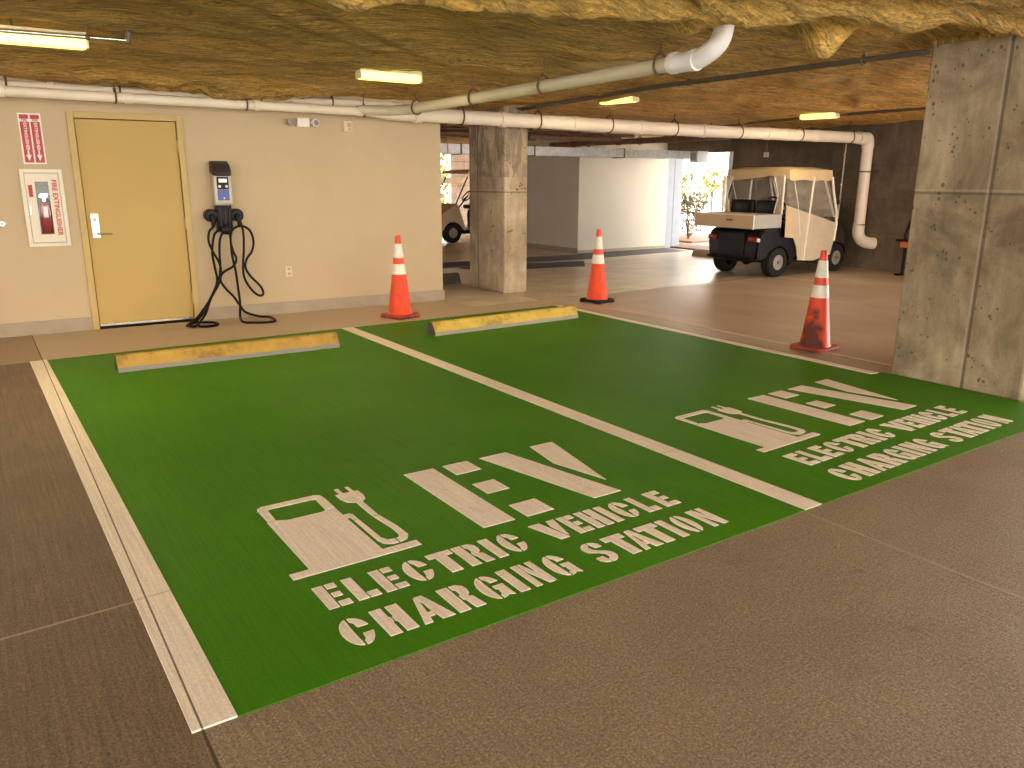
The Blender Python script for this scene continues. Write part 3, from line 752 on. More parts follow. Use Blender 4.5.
bm = BM(); prism(bm, [(0, 1.205), (-.13, 1.205), (-.12, .97), (-.05, .93), (0, .93)], -.075, .075, 'X', .012); obj('cable_neck', bm, M['black'], t, True)
bm = BM()
for sx in (-1, 0, 1): box(bm, sx*.045-.004, sx*.045+.004, -.140, -.118, .98, 1.19)
objs('neck_rib', bm, M['brownblack'], t)
for sx in (-1, 1):
    bm = BM(); lathe(bm, [(.055, -.12), (.066, -.11), (.066, -.02), (.05, 0)], (sx*.130, 0, 1.10), 20, 'Y'); box(bm, min(sx*.06, sx*.12), max(sx*.06, sx*.12), -.06, -.02, 1.06, 1.12)
    h_ = obj('plug_holster', bm, M['black'], t, True)
    bm = BM(); tube(bm, [(sx*.125, -.10, 1.09), (sx*.125, -.145, 1.085), (sx*.13, -.16, 1.05), (sx*.13, -.15, .99)], .024, 12, radii=[.034, .032, .024, .016]); obj('plug', bm, M['black'], h_, True)
bm = BM(); lathe(bm, [(.03, -.17), (.05, -.16), (.055, -.09), (.04, -.04)], (0, 0, .955), 20, 'Y'); obj('cable_outlet', bm, M['black'], t, True)
CA = [(2.121,6.6,1.071),(2.149,6.6,.93),(2.142,6.6,.749),(2.12,6.6,.567),(2.127,6.6,.434),(2.192,6.6,.31),(2.267,6.6,.242),(2.314,6.6,.26),(2.288,6.6,.343),(2.19,6.6,.457),(2.145,6.6,.552),(2.165,6.6,.643),(2.224,6.6,.719),(2.25,6.6,.822),(2.227,6.6,.927),(2.166,6.6,.981),(2.089,6.6,.983),(2.028,6.6,.934),(2.012,6.6,.832),(2.029,6.6,.728),(2.056,6.6,.649),(2.016,6.6,.573),(1.909,6.6,.514),(1.872,6.6,.438),(1.92,6.6,.343),(1.99,6.6,.259),(2.048,6.6,.161),(2.107,6.6,.075),(2.249,6.60,.016),(2.327,6.502,.016),(2.318,6.26,.016),(2.236,6.18,.016),(2.086,6.241,.016),(2.002,6.349,.016),(2.03,6.54,.05),(2.056,6.6,.173),(2.049,6.6,.334),(2.038,6.6,.519),(2.014,6.6,.703),(2.011,6.6,.90),(1.99,6.62,.955)]
CB = [(1.845,6.62,1.02),(1.849,6.6,.99),(1.803,6.6,.941),(1.789,6.6,.841),(1.826,6.6,.725),(1.875,6.6,.62),(1.885,6.6,.502),(1.847,6.6,.388),(1.759,6.6,.251),(1.683,6.56,.1),(1.566,6.409,.016),(1.615,6.28,.016),(1.747,6.342,.016),(1.724,6.495,.016),(1.638,6.55,.016),(1.541,6.58,.016),(1.454,6.415,.018),(1.577,6.57,.05),(1.674,6.6,.14),(1.769,6.6,.276),(1.838,6.6,.427),(1.826,6.6,.584),(1.815,6.6,.738),(1.855,6.6,.914),(1.93,6.60,.955)]
CC = [(1.95,6.60,.94),(1.905,6.6,.86),(1.887,6.6,.709),(1.882,6.6,.555),(1.834,6.58,.389),(1.752,6.58,.251),(1.673,6.56,.127),(1.581,6.56,.03),(1.475,6.44,.018),(1.507,6.33,.018),(1.605,6.52,.018)]
inv = (Matrix.Translation(W(1.985)) @ Matrix.Rotation(WA, 4, 'Z')).inverted()
for pth in (CA, CB, CC):
    bm = BM(); tube(bm, [inv @ p for p in smooth_path(pth, 5)], .0125, 8); obj('charging_cable', bm, M['cable'], t, True)

# fire extinguisher cabinet
t = thing('extinguisher_cabinet', 'white glazed wall cabinet with red lettering left of the door', 'cabinet', W(.375, 0, .84), WA)
bm = BM(); w2, hh = .175, .715
for x0, x1, z0, z1 in ((-w2, -w2+.035, 0, hh), (w2-.035, w2, 0, hh), (-w2+.035, w2-.035, 0, .035), (-w2+.035, w2-.035, hh-.035, hh)): box(bm, x0, x1, -.035, 0, z0, z1, .003)
obj('cabinet_frame', bm, M['cab_white'], t)
bm = BM(); box(bm, -.138, .138, -.006, -.001, .036, hh-.036); obj('back_panel', bm, M['cab_inner'], t)
bm = BM()
for x0, x1, z0, z1 in ((-.136, -.062, .04, hh-.04), (.048, .136, .04, hh-.04), (-.062, .048, .04, .115), (-.062, .048, hh-.115, hh-.04)): box(bm, x0, x1, -.032, -.022, z0, z1, .001)
dr = obj('cabinet_door', bm, M['cab_white'], t)
bm = BM(); box(bm, -.062, .048, -.029, -.026, .115, hh-.115); obj('glass_pane', bm, M['glass'], dr)
bm = text_bm('FIRE EXTINGUISHER', .058, .0016); bmesh.ops.rotate(bm, cent=(0, 0, 0), matrix=Matrix.Rotation(-PI/2, 3, 'Z'), verts=bm.verts[:]); bmesh.ops.rotate(bm, cent=(0, 0, 0), matrix=Matrix.Rotation(PI/2, 3, 'X'), verts=bm.verts[:])
bmesh.ops.translate(bm, vec=(.095, -.034, .36), verts=bm.verts[:]); obj('lettering', bm, M['sign_red'], dr)
bm = BM(); box(bm, -.118, -.085, -.034, -.032, .46, .57); obj('red_sticker', bm, M['sign_red'], dr)
bm = BM(); box(bm, -.128, -.118, -.040, -.032, .30, .38, .002); obj('door_latch', bm, M['metal'], dr)
e = thing('fire_extinguisher', 'small red fire extinguisher inside the white wall cabinet', 'fire extinguisher', W(.372, 0, .84), WA)
# cabinet is recessed in the wall in front of the back panel: the cylinder sits shallow behind the glass
bm = BM(); lathe(bm, [(.038, .125), (.044, .130), (.044, .36), (.036, .40), (.018, .425)], (0, 0, 0), 20)
for v in bm.verts: v.co.y = v.co.y*.18-.0155
obj('cylinder', bm, M['ext_red'], e, True)
bm = BM(); box(bm, -.018, .020, -.0255, -.0245, .27, .37); obj('instruction_label', bm, M['sign_white'], e)
bm = BM(); box(bm, -.014, .014, -.022, -.009, .42, .455); box(bm, -.04, .030, -.022, -.010, .455, .472); box(bm, -.035, .04, -.022, -.012, .478, .490); obj('valve_handle', bm, M['metal'], e)
bm = BM(); tube(bm, smooth_path([(.01, -.018, .44), (.045, -.018, .42), (.047, -.018, .33), (.045, -.018, .24)], 4), .005, 8); obj('hose', bm, M['black'], e)

# arrow sign
t = thing('fire_extinguisher_sign', 'red and white double arrow sign above the extinguisher cabinet', 'sign', W(.345, 0, 1.60), WA)
bm = BM(); box(bm, -.092, .092, -.006, 0, 0, .45, .001); bd_ = obj('sign_plate', bm, M['sign_white'], t)
for sx in (-.043, .043):
    bm = BM(); box(bm, sx-.037, sx+.037, -.008, -.006, .012, .375); box(bm, sx-.037, sx+.037, -.008, -.006, .40, .438); rp_ = obj('red_band', bm, M['sign_red'], t)
    bm = BM(); prism(bm, [(sx-.006, .12), (sx+.006, .12), (sx+.006, .075), (sx+.022, .085), (sx, .025), (sx-.022, .085), (sx-.006, .075)], -.0095, -.008, 'Y'); obj('arrow', bm, M['sign_white'], rp_)
    for body, zz, sz in (('EXTINGUISHER', .245, .036), ):
        bm = text_bm(body, sz, .0006); bmesh.ops.rotate(bm, cent=(0, 0, 0), matrix=Matrix.Rotation(-PI/2, 3, 'Z'), verts=bm.verts[:]); bmesh.ops.rotate(bm, cent=(0, 0, 0), matrix=Matrix.Rotation(PI/2, 3, 'X'), verts=bm.verts[:])
        bmesh.ops.translate(bm, vec=(sx, -.009, zz), verts=bm.verts[:]); obj('lettering', bm, M['sign_white'], rp_)
    bm = text_bm('FIRE', .026, .0008); bmesh.ops.rotate(bm, cent=(0, 0, 0), matrix=Matrix.Rotation(PI/2, 3, 'X'), verts=bm.verts[:])
    bmesh.ops.translate(bm, vec=(sx, -.009, .388), verts=bm.verts[:]); obj('lettering', bm, M['sign_red'], rp_)

# small fittings
t = thing('key_switch', 'small round metal key switch on the cream wall at the left', 'switch', W(.01, 0, 1.06), WA)
bm = BM(); lathe(bm, [(.030, 0), (.030, -.006), (.022, -.010)], seg=18, axis='Y'); obj('plate', bm, M['metal'], t)
bm = BM(); lathe(bm, [(.013, -.008), (.012, -.028), (.008, -.030)], seg=14, axis='Y'); obj('cylinder', bm, M['grey_plastic'], t)
t = thing('emergency_light', 'white wall emergency light with two lamp heads under the pipe', 'emergency light', W(2.90, 0, 2.06), WA)
bm = BM(); box(bm, -.07, .07, -.075, 0, -.045, .05, .012); obj('housing', bm, M['white_plastic'], t, True)
for sx in (-1, 1):
    bm = BM(); tube(bm, [(sx*.075, -.04, .0), (sx*.10, -.045, .0)], .012, 8); lathe(bm, [(.020, .0), (.040, -.02), (.042, -.075), (.030, -.085)], (sx*.13, -.02, .0), 18, 'Y'); lp = obj('lamp_head', bm, M['white_plastic'] if sx > 0 else M['grey_plastic'], t, True)
    bm = BM(); lathe(bm, [(.030, -.106), (.024, -.109)], (sx*.13, 0, .0), 18, 'Y'); obj('lens', bm, M['cab_inner'], lp)
t = thing('junction_plate', 'small square grey device plate high on the wall right of the emergency light', 'wall plate', W(3.42, 0, 2.04), WA)
bm = BM(); box(bm, -.05, .05, -.03, 0, -.055, .055, .004); obj('box', bm, M['ivory'], t)
bm = BM(); box(bm, -.012, .035, -.036, -.03, -.005, .038, .004); lathe(bm, [(.014, -.036), (.014, -.03)], (.014, 0, -.03), 12, 'Y'); obj('insert', bm, M['grey_plastic'], t)
t = thing('power_outlet', 'ivory power outlet low on the wall right of the charger', 'outlet', W(2.655, 0, .47), WA)
bm = BM(); box(bm, -.036, .036, -.006, 0, -.058, .058, .003); obj('cover_plate', bm, M['ivory'], t)
for zz in (-.026, .026):
    bm = BM(); box(bm, -.017, .017, -.009, -.005, zz-.014, zz+.014, .002); so = obj('socket', bm, M['grey_plastic'], t)
    bm = BM(); box(bm, -.009, -.006, -.0105, -.0088, zz-.005, zz+.006); box(bm, .006, .009, -.0105, -.0088, zz-.005, zz+.006); objs('slot', bm, M['black'], so)

# ------------------------------------------------------------------ pipes under the ceiling
def clevis(bm, c, r, top, axis='X'):
    """clevis hanger: strap loop round the pipe, rod up to the slab"""
    c = Vector(c)
    seg = 16
    ring = []
    for k in range(seg+1):
        a = -PI*.5+2*PI*k/seg
        d_ = Vector((0, math.cos(a), math.sin(a))) if axis == 'X' else Vector((math.cos(a), 0, math.sin(a)))
        rr = r+.004
        z_ = d_.z*rr*(1.0 if d_.z < 0 else 1.35)
        ring.append(c+Vector((d_.x*rr, d_.y*rr, z_)))
    tube(bm, ring, .009, 6)
    tube(bm, [c+Vector((0, 0, r*1.3)), (c.x, c.y, top)], .007, 6)
    lathe(bm, [(.014, 0), (.014, .018)], (c.x, c.y, c.z+r*1.35), 8)
def coupling(bm, c, r, w, axis='X'):
    lathe(bm, [(r+.001, -w/2), (r+.008, -w/2+.004), (r+.008, w/2-.004), (r+.001, w/2)], c, 24, axis)
# main drain
main = thing('drain_pipe', 'long white drain pipe hung across the garage, dropping down the concrete wall', 'pipe', (0, 6.3, 2.19))
def mz(x): return 2.192-(.0042*x)-2.19
def my(x): return -.11*max(0, x-8.5)
bm = BM(); tube(bm, [(-2.5, .02, mz(-2.5)), (3.55, 0, mz(3.55))], .044, 24); obj('pipe_run', bm, M['pvc'], main, True)
bm = BM(); tube(bm, [(3.5, 0, mz(3.5)), (3.75, 0, mz(3.7)), (6, 0, mz(6)), (8.5, 0, mz(8.5)), (10.5, my(10.5), mz(10.5)), (11.95, my(11.95), mz(11.95))], .098, 28, radii=[.046, .076, .085, .085, .087, .089]); obj('pipe_run', bm, M['pvc'], main, True)
ye = my(12.0)
bm = BM()
tube(bm, smooth_path([(11.93, ye, mz(12)), (12.08, ye-.01, mz(12)-.01), (12.19, ye-.01, -.06), (12.23, ye-.01, -.20)], 5), .098, 28); obj('elbow', bm, M['pvc'], main, True)
bm = BM(); tube(bm, [(12.23, ye-.01, -.18), (12.23, ye-.01, -1.50)], .088, 28); obj('downpipe', bm, M['pvc'], main, True)
bm = BM(); tube(bm, smooth_path([(12.23, ye-.01, -1.42), (12.23, ye-.01, -1.58), (12.235, ye-.07, -1.69), (12.26, ye-.17, -1.735), (12.36, ye-.24, -1.745)], 5), .096, 28); obj('elbow', bm, M['pvc'], main, True)
for z_ in (-.58, -1.44):
    bm = BM(); lathe(bm, [(.089, -.012), (.096, -.012), (.096, .012), (.089, .012)], (12.23, ye-.01, z_), 24)
    if z_ > -1: box(bm, 12.26, 12.40, ye-.16, ye+.14, z_-.015, z_+.015)
    obj('pipe_strap', bm, M['rod'], main)
for x_ in (4.1, 5.25, 6.35, 7.5, 8.7, 9.95, 10.35, 11.0):
    bm = BM(); coupling(bm, (x_, my(x_), mz(x_)), .085, .10); obj('coupling', bm, M['pvc'], main, True)
for x_ in (.0, 1.0, 2.18, 3.28): 
    bm = BM(); coupling(bm, (x_+.12, 0, mz(x_)), .044, .07); obj('coupling', bm, M['pvc'], main, True)
for x_, r in ((1.01, .046), (2.19, .046), (3.45, .048), (4.66, .086), (5.77, .086), (6.94, .086), (8.14, .086), (9.38, .086), (10.62, .088), (11.75, .09)):
    bm = BM(); clevis(bm, (x_, my(x_), mz(x_)), r, .21); obj('pipe_hanger', bm, M['rod'], main, True)

# second pipe on the wall, behind the first one
t = thing('wall_pipe', 'thinner cream pipe close against the wall above the long drain pipe', 'pipe', W(.5, .10, 2.28), WA)
bm = BM(); tube(bm, [(-3, 0, 0), (3.55, 0, .0)], .036, 16); obj('pipe_run', bm, M['pvc'], t, True)
for x_ in (-.3, .62, 1.95, 2.72):
    bm = BM(); clevis(bm, (x_, 0, 0), .036, .13); obj('pipe_hanger', bm, M['rod'], t)
    bm = BM(); coupling(bm, (x_+.35, 0, 0), .036, .06); obj('coupling', bm, M['pvc'], t, True)

# branch running back to the viewer, ending in a bend up through the slab
t = thing('branch_pipe', 'greyish pipe running diagonally overhead from the drain pipe to an upturned bend', 'pipe', (3.80, 4.2, 2.22))
bm = BM(); tube(bm, [(-.42, 2.10, -.03), (-.12, 1.98, -.03), (.00, 1.72, -.03), (.03, 0, .0), (.10, -2.14, .045)], .051, 24); obj('pipe_run', bm, M['pvc_grey'], t, True)
bm = BM(); tube(bm, smooth_path([(.095, -2.02, .043), (.10, -2.24, .046), (.10, -2.37, .085), (.11, -2.45, .16), (.12, -2.47, .33)], 5), .064, 24); el = obj('bend', bm, M['pvc_white'], t, True)
for yy in (-2.05, -2.24):
    bm = BM(); coupling(bm, (.10, yy, .046), .063, .05, 'Y'); obj('coupling', bm, M['pvc_white'], t, True)
for yy, xx, z_ in ((1.55, 0.0, -.028), (.45, .02, -.01), (-.60, .05, .014), (-1.92, .09, .040)):
    bm = BM(); clevis(bm, (xx, yy, z_), .058, .26, 'Y'); obj('pipe_hanger', bm, M['rod'], t)

# dark conduits / sprinkler lines
t = thing('sprinkler_pipe', 'thin dark pipe under the ceiling running into the large right column', 'pipe', (5.55, 4., 2.365))
bm = BM(); tube(bm, [(.02, -2.71, .015), (.0, 0, 0), (.30, 3.2, -.04), (.5, 6.0, -.05)], .020, 10); obj('pipe_run', bm, M['dark_steel'], t, True)
bm = BM(); tube(bm, [(-.035, -2.71, .02), (-.05, 0, .01), (.25, 3.2, -.03)], .010, 8); obj('conduit', bm, M['dark_steel'], t, True)
for yy in (-2.2, -.4, .9):
    bm = BM(); clevis(bm, (.015, yy, .005), .022, .11, 'Y'); obj('pipe_hanger', bm, M['dark_steel'], t)
t = thing('sprinkler_pipe', 'thin dark pipe under the ceiling just past the farthest lamp', 'pipe', (10.05, 4.5, 2.365))
bm = BM(); tube(bm, [(-.2, -4., .0), (0, 0, 0), (.45, 3.5, -.02), (.7, 5.2, -.02)], .020, 10); obj('pipe_run', bm, M['dark_steel'], t, True)
for yy in (-.9, 1.9):
    bm = BM(); clevis(bm, (.0, yy, .0), .022, .08, 'Y'); obj('pipe_hanger', bm, M['dark_steel'], t)
# sprinkler stub beside the left lamp
t = thing('sprinkler_branch', 'short grey sprinkler pipe with an end fitting beside the left lamp', 'pipe', (.55, 3.95, 2.35))
bm = BM(); tube(bm, [(-1.1, .10, .0), (.195, .0, .0)], .014, 10); obj('pipe_run', bm, M['metal'], t, True)
bm = BM(); tube(bm, [(.19, 0, -.02), (.20, 0, .05)], .018, 10); lathe(bm, [(.012, .05), (.026, .062), (.026, .066), (.006, .075)], (.20, 0, 0), 12); obj('sprinkler_head', bm, M['dark_steel'], t, True)
bm = BM(); tube(bm, [(-.04, .01, .0), (-.04, .01, .12)], .006, 6); lathe(bm, [(.018, -.012), (.018, .012)], (-.04, .01, 0), 10, 'X'); obj('pipe_hanger', bm, M['rod'], t)
# rusty mains farther back
t = thing('rusty_main', 'brown iron pipe with red couplings behind the white drain pipe', 'pipe', (9.7, 8.2, 2.12))
bm = BM(); tube(bm, [(.30, 3.4, .02), (0, 0, .0), (-.12, -1.7, .0)], .05, 14); objs('pipe_run', bm, M['rust'], t, True)
for yy in (2.4, 1.1, -.2):
    bm = BM(); coupling(bm, (.10 if yy > 0 else 0, yy, .005), .052, .08, 'Y'); obj('coupling', bm, M['rust_red'], t, True)
for yy in (1.9, 0.5, -1.2):
    bm = BM(); clevis(bm, (.05 if yy > 0 else -.04, yy, .0), .052, .22, 'Y'); obj('pipe_hanger', bm, M['rod'], t)
t = thing('iron_pipe', 'dark iron pipe crossing behind the stained column near the ceiling', 'pipe', (7.6, 9.2, 2.16))
bm = BM(); tube(bm, [(-2.6, .35, .02), (.5, 0, 0), (2.0, -.15, .0)], .045, 12); tube(bm, [(-2.6, .50, .10), (2.6, .15, .08)], .03, 10); objs('pipe_run', bm, M['rust'], t, True)
bm = BM(); lathe(bm, [(.055, -.09), (.07, -.06), (.07, .06), (.055, .09)], (.2, .02, 0), 14, 'X'); tube(bm, [(.2, .02, 0), (.2, .02, .15)], .03, 8); lathe(bm, [(.06, .14), (.06, .155)], (.2, .02, 0), 14); obj('valve', bm, M['dark_steel'], t, True)
bm = BM(); clevis(bm, (-.8, .1, .01), .047, .2); obj('pipe_hanger', bm, M['rod'], t)
# galvanized duct
t = thing('air_duct', 'long galvanized rectangular duct crossing in front of the white wall', 'duct', (9.2, 9.85, 1.87))
for x0, x1 in ((-3.9, -2.5), (-2.5, -1.0), (-1.0, 1.1), (1.1, 3.1)):
    bm = BM(); box(bm, x0+.003, x1-.003, -.15, .15, 0, .155, .003); obj('duct_section', bm, M['galv'], t)
for x_ in (-2.5, -1.0, 1.1):
    bm = BM(); box(bm, x_-.012, x_+.012, -.165, .165, -.012, .167); obj('duct_flange', bm, M['rod'], t)
for x_ in (-2.75, -1.9, .9, 1.25):
    bm = BM(); tube(bm, [(x_, -.155, .0), (x_, -.155, .50)], .009, 6); tube(bm, [(x_, .155, .0), (x_, .155, .50)], .009, 6); objs('hanger_rod', bm, M['ivory'], t)
M['casing'] = mat('pale_casing', (.60, .60, .60), .6)
t = thing('fan_unit', 'boxy metal unit at the end of the duct in the doorway light', 'fan unit', (12.15, 9.52, 1.80))
bm = BM(); box(bm, -.16, .16, -.10, .10, 0, .22, .01); obj('casing', bm, M['casing'], t)
bm = BM(); tube(bm, [(0, 0, .21), (0, 0, .60)], .01, 6); obj('hanger_rod', bm, M['rod'], t)
bm = BM(); box(bm, -.165, -.158, -.07, .07, .04, .17); obj('grille', bm, M['jamb'], t)

# small conduits on the concrete wall
t = thing('wall_conduit', 'thin pale conduit running down the concrete wall behind the cart', 'conduit', (12.37, 6.42, .3))
bm = BM(); tube(bm, [(0, 0, 0), (0, -.02, 1.85)], .012, 8); obj('pipe_run', bm, M['pvc'], t, True)
for z_ in (.4, 1.1, 1.6):
    bm = BM(); box(bm, -.016, .03, -.03, .01, z_-.008, z_+.008); obj('strap', bm, M['metal'], t)
t = thing('junction_box', 'small conduit drop with a box on the concrete wall above the cart', 'junction box', (12.37, 8.05, 1.88))
bm = BM(); box(bm, -.03, .03, -.04, .04, 0, .09, .004); obj('box', bm, M['ivory'], t)
bm = BM(); tube(bm, [(0, 0, .08), (0, 0, .45)], .012, 8); obj('conduit', bm, M['rust'], t, True)

# ------------------------------------------------------------------ lamps
LAMP_W = 6.
def lamp(loc, rz, label, length=.60, wd=1.):
    t = thing('ceiling_lamp', label, 'ceiling lamp', loc, rz, 'ceiling lamps')
    bm = BM(); box(bm, -length/2, length/2, -.055, .055, .045, .075, .004); obj('housing', bm, M['lamp_body'], t)
    bm = BM(); box(bm, -length/2+.005, length/2-.005, -.05, .05, -.025, .045, .018, 3); obj('diffuser', bm, M['lamp'], t, True)
    bm = BM()
    for sx in (-1, 1): box(bm, sx*length/2-.006, sx*length/2+.006, -.055, .055, -.02, .05, .003)
    objs('end_cap', bm, M['lamp_body'], t)
    bm = BM(); tube(bm, [(-.2, 0, .07), (-.2, 0, .14)], .008, 6); tube(bm, [(.2, 0, .07), (.2, 0, .14)], .008, 6); objs('mounting_rod', bm, M['rod'], t)
    L_ = bpy.data.lights.new('lamp_light', 'AREA'); L_.shape = 'RECTANGLE'; L_.size = length*.9; L_.size_y = .09; L_.energy = LAMP_W*length/.6; L_.color = (1., .78, .44)
    lo = bpy.data.objects.new('lamp_light', L_); COL.objects.link(lo); lo.parent = t; lo.location = (0, 0, -.03)
    return t
lamp((-.09, 4.10, 2.315), 0., 'glowing yellow ceiling lamp at the far left edge', 1.22)
lamp((3.02, 4.78, 2.345), .02, 'glowing yellow ceiling lamp above the emergency light')
lamp((6.22, 5.32, 2.36), PI/2+.1, 'short glowing lamp beside the dark pipe over the middle bay', .52)
lamp((10.0, 5.3, 2.345), PI/2+.1, 'distant glowing lamp over the golf cart', .55)

# ------------------------------------------------------------------ floor strip and mats
bm = BM(); prism(bm, [(4.9, 9.75), (9.6, 9.72), (12.42, 9.9), (12.42, 10.62), (9.98, 10.62), (9.9, 10.5), (4.9, 10.55)], 0, .006); tag(obj('floor_strip', bm, M['strip_floor']), 'dark blue-grey floor strip along the white wall', 'floor strip')
bm = BM(); prism(bm, [(6.9, 9.05), (8.6, 8.72), (9.1, 9.35), (8.0, 9.62), (6.6, 9.62)], 0, .010); tag(obj('floor_mat', bm, M['mat']), 'black floor mat behind the stained column', 'mat')

# ------------------------------------------------------------------ golf carts
def cart(loc, rz, label, enclosed, cowl_m):
    t = thing('golf_cart', label, 'golf cart', loc, rz, 'golf carts')
    hw = .56
    # wheels
    for x_, y_ in ((0, -.48), (0, .48), (1.50, -.48), (1.50, .48)):
        bm = BM(); lathe(bm, [(.115, -.080), (.19, -.09), (.222, -.075), (.23, -.045), (.23, .045), (.222, .075), (.19, .09), (.115, .080)], (x_, y_, .23), 32, 'Y', cap=False)
        for k in range(24):
            a = 2*PI*k/24
            bx = box(bm, -.008, .008, -.06, .06, .226, .234)
            bmesh.ops.rotate(bm, cent=(0, 0, 0), matrix=Matrix.Rotation(a, 3, 'Y'), verts=bx); bmesh.ops.translate(bm, vec=(x_, y_, .23), verts=bx)
        wh = obj('wheel', bm, M['rubber'], t, True)
        s_ = -1 if y_ < 0 else 1
        bm = BM(); lathe(bm, [(.116, .082*s_), (.095, .05*s_), (.06, .045*s_), (.045, .075*s_), (.03, .082*s_)], (x_, y_, .23), 24, 'Y'); rm = obj('rim', bm, M['rim'], wh, True)
        bm = BM()
        for k in range(5):
            a = 2*PI*k/5; lathe(bm, [(.010, .06*s_), (.010, .072*s_)], (x_+.082*math.cos(a), y_, .23+.082*math.sin(a)), 8, 'Y')
        objs('rim_hole', bm, M['black'], rm)
    bm = BM(); tube(bm, [(0, -.42, .23), (0, .42, .23)], .03, 10); tube(bm, [(1.50, -.42, .23), (1.50, .42, .23)], .025, 10); ico(bm, (0, .05, .23), .09, 2); objs('axle', bm, M['black'], t, True)
    bm = BM(); box(bm, .30, 1.36, -hw+.02, hw-.02, .20, .29, .02); box(bm, -.30, .40, -.30, .30, .22, .34, .02); box(bm, 1.30, 1.80, -.30, .30, .22, .32, .02); obj('chassis', bm, M['cart_dark'], t)
    # rear body with wheel arches
    arch = [(.285*math.cos(a), .23+.285*math.sin(a)) for a in [PI*(1-i/10) for i in range(1, 10)]]
    prof = [(-.43, .27), (-.29, .25)]+arch+[(.29, .25), (.44, .27), (.46, .60), (.42, .735), (-.30, .74), (-.40, .68), (-.445, .50)]
    bm = BM(); prism(bm, prof, -hw, hw, 'Y')
    for v in bm.verts:
        if abs(v.co.y) > .5 and v.co.x < -.25: v.co.y *= .90 if v.co.z > .3 else .84
    bmesh.ops.bevel(bm, geom=bm.edges[:], offset=.026, segments=2, affect='EDGES', clamp_overlap=True)
    rb = obj('rear_body', bm, M['cart_dark'], t, True)
    bm = BM(); box(bm, -.466, -.43, -.24, .24, .33, .68, .01); obj('dark_recess_panel', bm, M['black'], rb)  # black panel stands in for the dark recess in the rear body
    for s_ in (-1, 1):
        bm = BM(); box(bm, -.458, -.40, min(s_*.30, s_*.49), max(s_*.30, s_*.49), .55, .64, .03); tl = obj('tail_light', bm, M['tail'], rb, True)
        bm = BM(); box(bm, -.45, -.395, min(s_*.47, s_*.505), max(s_*.47, s_*.505), .555, .61, .01); obj('reflector', bm, M['strip'], tl)
    bm = BM(); tube(bm, [(-.47, -.45, .29), (-.50, -.2, .28), (-.50, .2, .28), (-.47, .45, .29)], .022, 8); obj('bumper', bm, M['cart_dark'], t, True)
    # front cowl
    arch2 = [(1.50+.285*math.cos(a), .23+.285*math.sin(a)) for a in [PI*(1-i/10) for i in range(1, 10)]]
    prof = [(1.12, .28), (1.20, .25)]+arch2+[(1.77, .25), (1.85, .30), (1.89, .46), (1.83, .62), (1.64, .76), (1.50, .84), (1.42, .90), (1.34, .88)]
    bm = BM(); prism(bm, prof, -hw, hw, 'Y')
    for v in bm.verts:
        if v.co.x > 1.80: v.co.y *= .80
    bmesh.ops.bevel(bm, geom=bm.edges[:], offset=.026, segments=2, affect='EDGES', clamp_overlap=True)
    fc = obj('front_cowl', bm, cowl_m, t, True)
    for s_ in (-1, 1):
        bm = BM(); ico(bm, (1.83, s_*.30, .56), .06, 2, (.6, 1.3, .7)); obj('headlight', bm, M['strip'], fc, True)
    bm = BM(); tube(bm, [(1.88, -.40, .34), (1.92, -.2, .33), (1.92, .2, .33), (1.88, .40, .34)], .028, 8); obj('bumper', bm, M['cart_dark'], t, True)
    # seat
    bm = BM(); box(bm, .12, .60, -.50, .50, .74, .84, .03, 3); obj('seat', bm, M['seat'], t, True)
    for s_ in (-1, 1):
        bm = BM(); box(bm, .02, .12, min(s_*.02, s_*.49), max(s_*.02, s_*.49), .90, 1.17, .045, 3); obj('seat_back', bm, M['seat'], t, True)
    bm = BM(); tube(bm, [(.07, -.30, .72), (.05, -.30, .95)], .014, 8); tube(bm, [(.07, .30, .72), (.05, .30, .95)], .014, 8); objs('seat_bracket', bm, M['cart_dark'], t)
    # steering
    bm = BM(); tube(bm, [(1.25, .26, .70), (.92, .26, 1.06)], .018, 10)
    sw = obj('steering_column', bm, M['black'], t, True)
    bm = BM(); R_ = []
    for k in range(25):
        a = 2*PI*k/24; p = Vector((0, math.cos(a)*.17, math.sin(a)*.17)); p.rotate(Matrix.Rotation(-.75, 3, 'Y').to_quaternion()); R_.append(p+Vector((.91, .26, 1.07)))
    tube(bm, R_, .014, 8)
    for k in (0, 8, 16): tube(bm, [R_[k], (.92, .26, 1.06)], .010, 6)
    obj('steering_wheel', bm, M['black'], sw, True)
    # roof frame
    for s_ in (-1, 1):
        bm = BM(); tube(bm, [(.02, s_*.52, .70), (-.02, s_*.52, 1.10), (.06, s_*.50, 1.50)], .014, 8); obj('rear_post', bm, M['cart_dark'] if enclosed else M['strip'], t, True)
        bm = BM(); tube(bm, [(1.42, s_*.52, .84), (1.06, s_*.50, 1.50)], .016, 8); obj('front_post', bm, M['strip'] if enclosed else M['cart_dark'], t, True)
        bm = BM(); tube(bm, [(.10, s_*.46, .72), (.10, s_*.46, .90), (.30, s_*.50, .92), (.42, s_*.50, .84)], .012, 8); obj('arm_rail', bm, M['cart_dark'], t, True)
    # roof (canopy, with a draped cover when enclosed)
    bm = BM()
    nx, ny = 22, 16; g = []
    x0, x1, yw = .03, 1.12, .60
    for i in range(nx+1):
        row = []
        for j in range(ny+1):
            a = i/nx; b = j/ny*2-1
            x_ = x0+(x1-x0)*a; y_ = yw*b
            ed = max(abs(2*a-1), abs(b))
            z_ = 1.675-.05*ed**4
            x_ = (x0+x1)/2+(x_-(x0+x1)/2)*(1-.03*abs(b)**6)
            row.append(bm.verts.new((x_, y_, z_+.008*noise.noise(Vector((x_*5, y_*5, 0))))))
        g.append(row)
    for i in range(nx):
        for j in range(ny): bm.faces.new((g[i][j], g[i+1][j], g[i+1][j+1], g[i][j+1]))
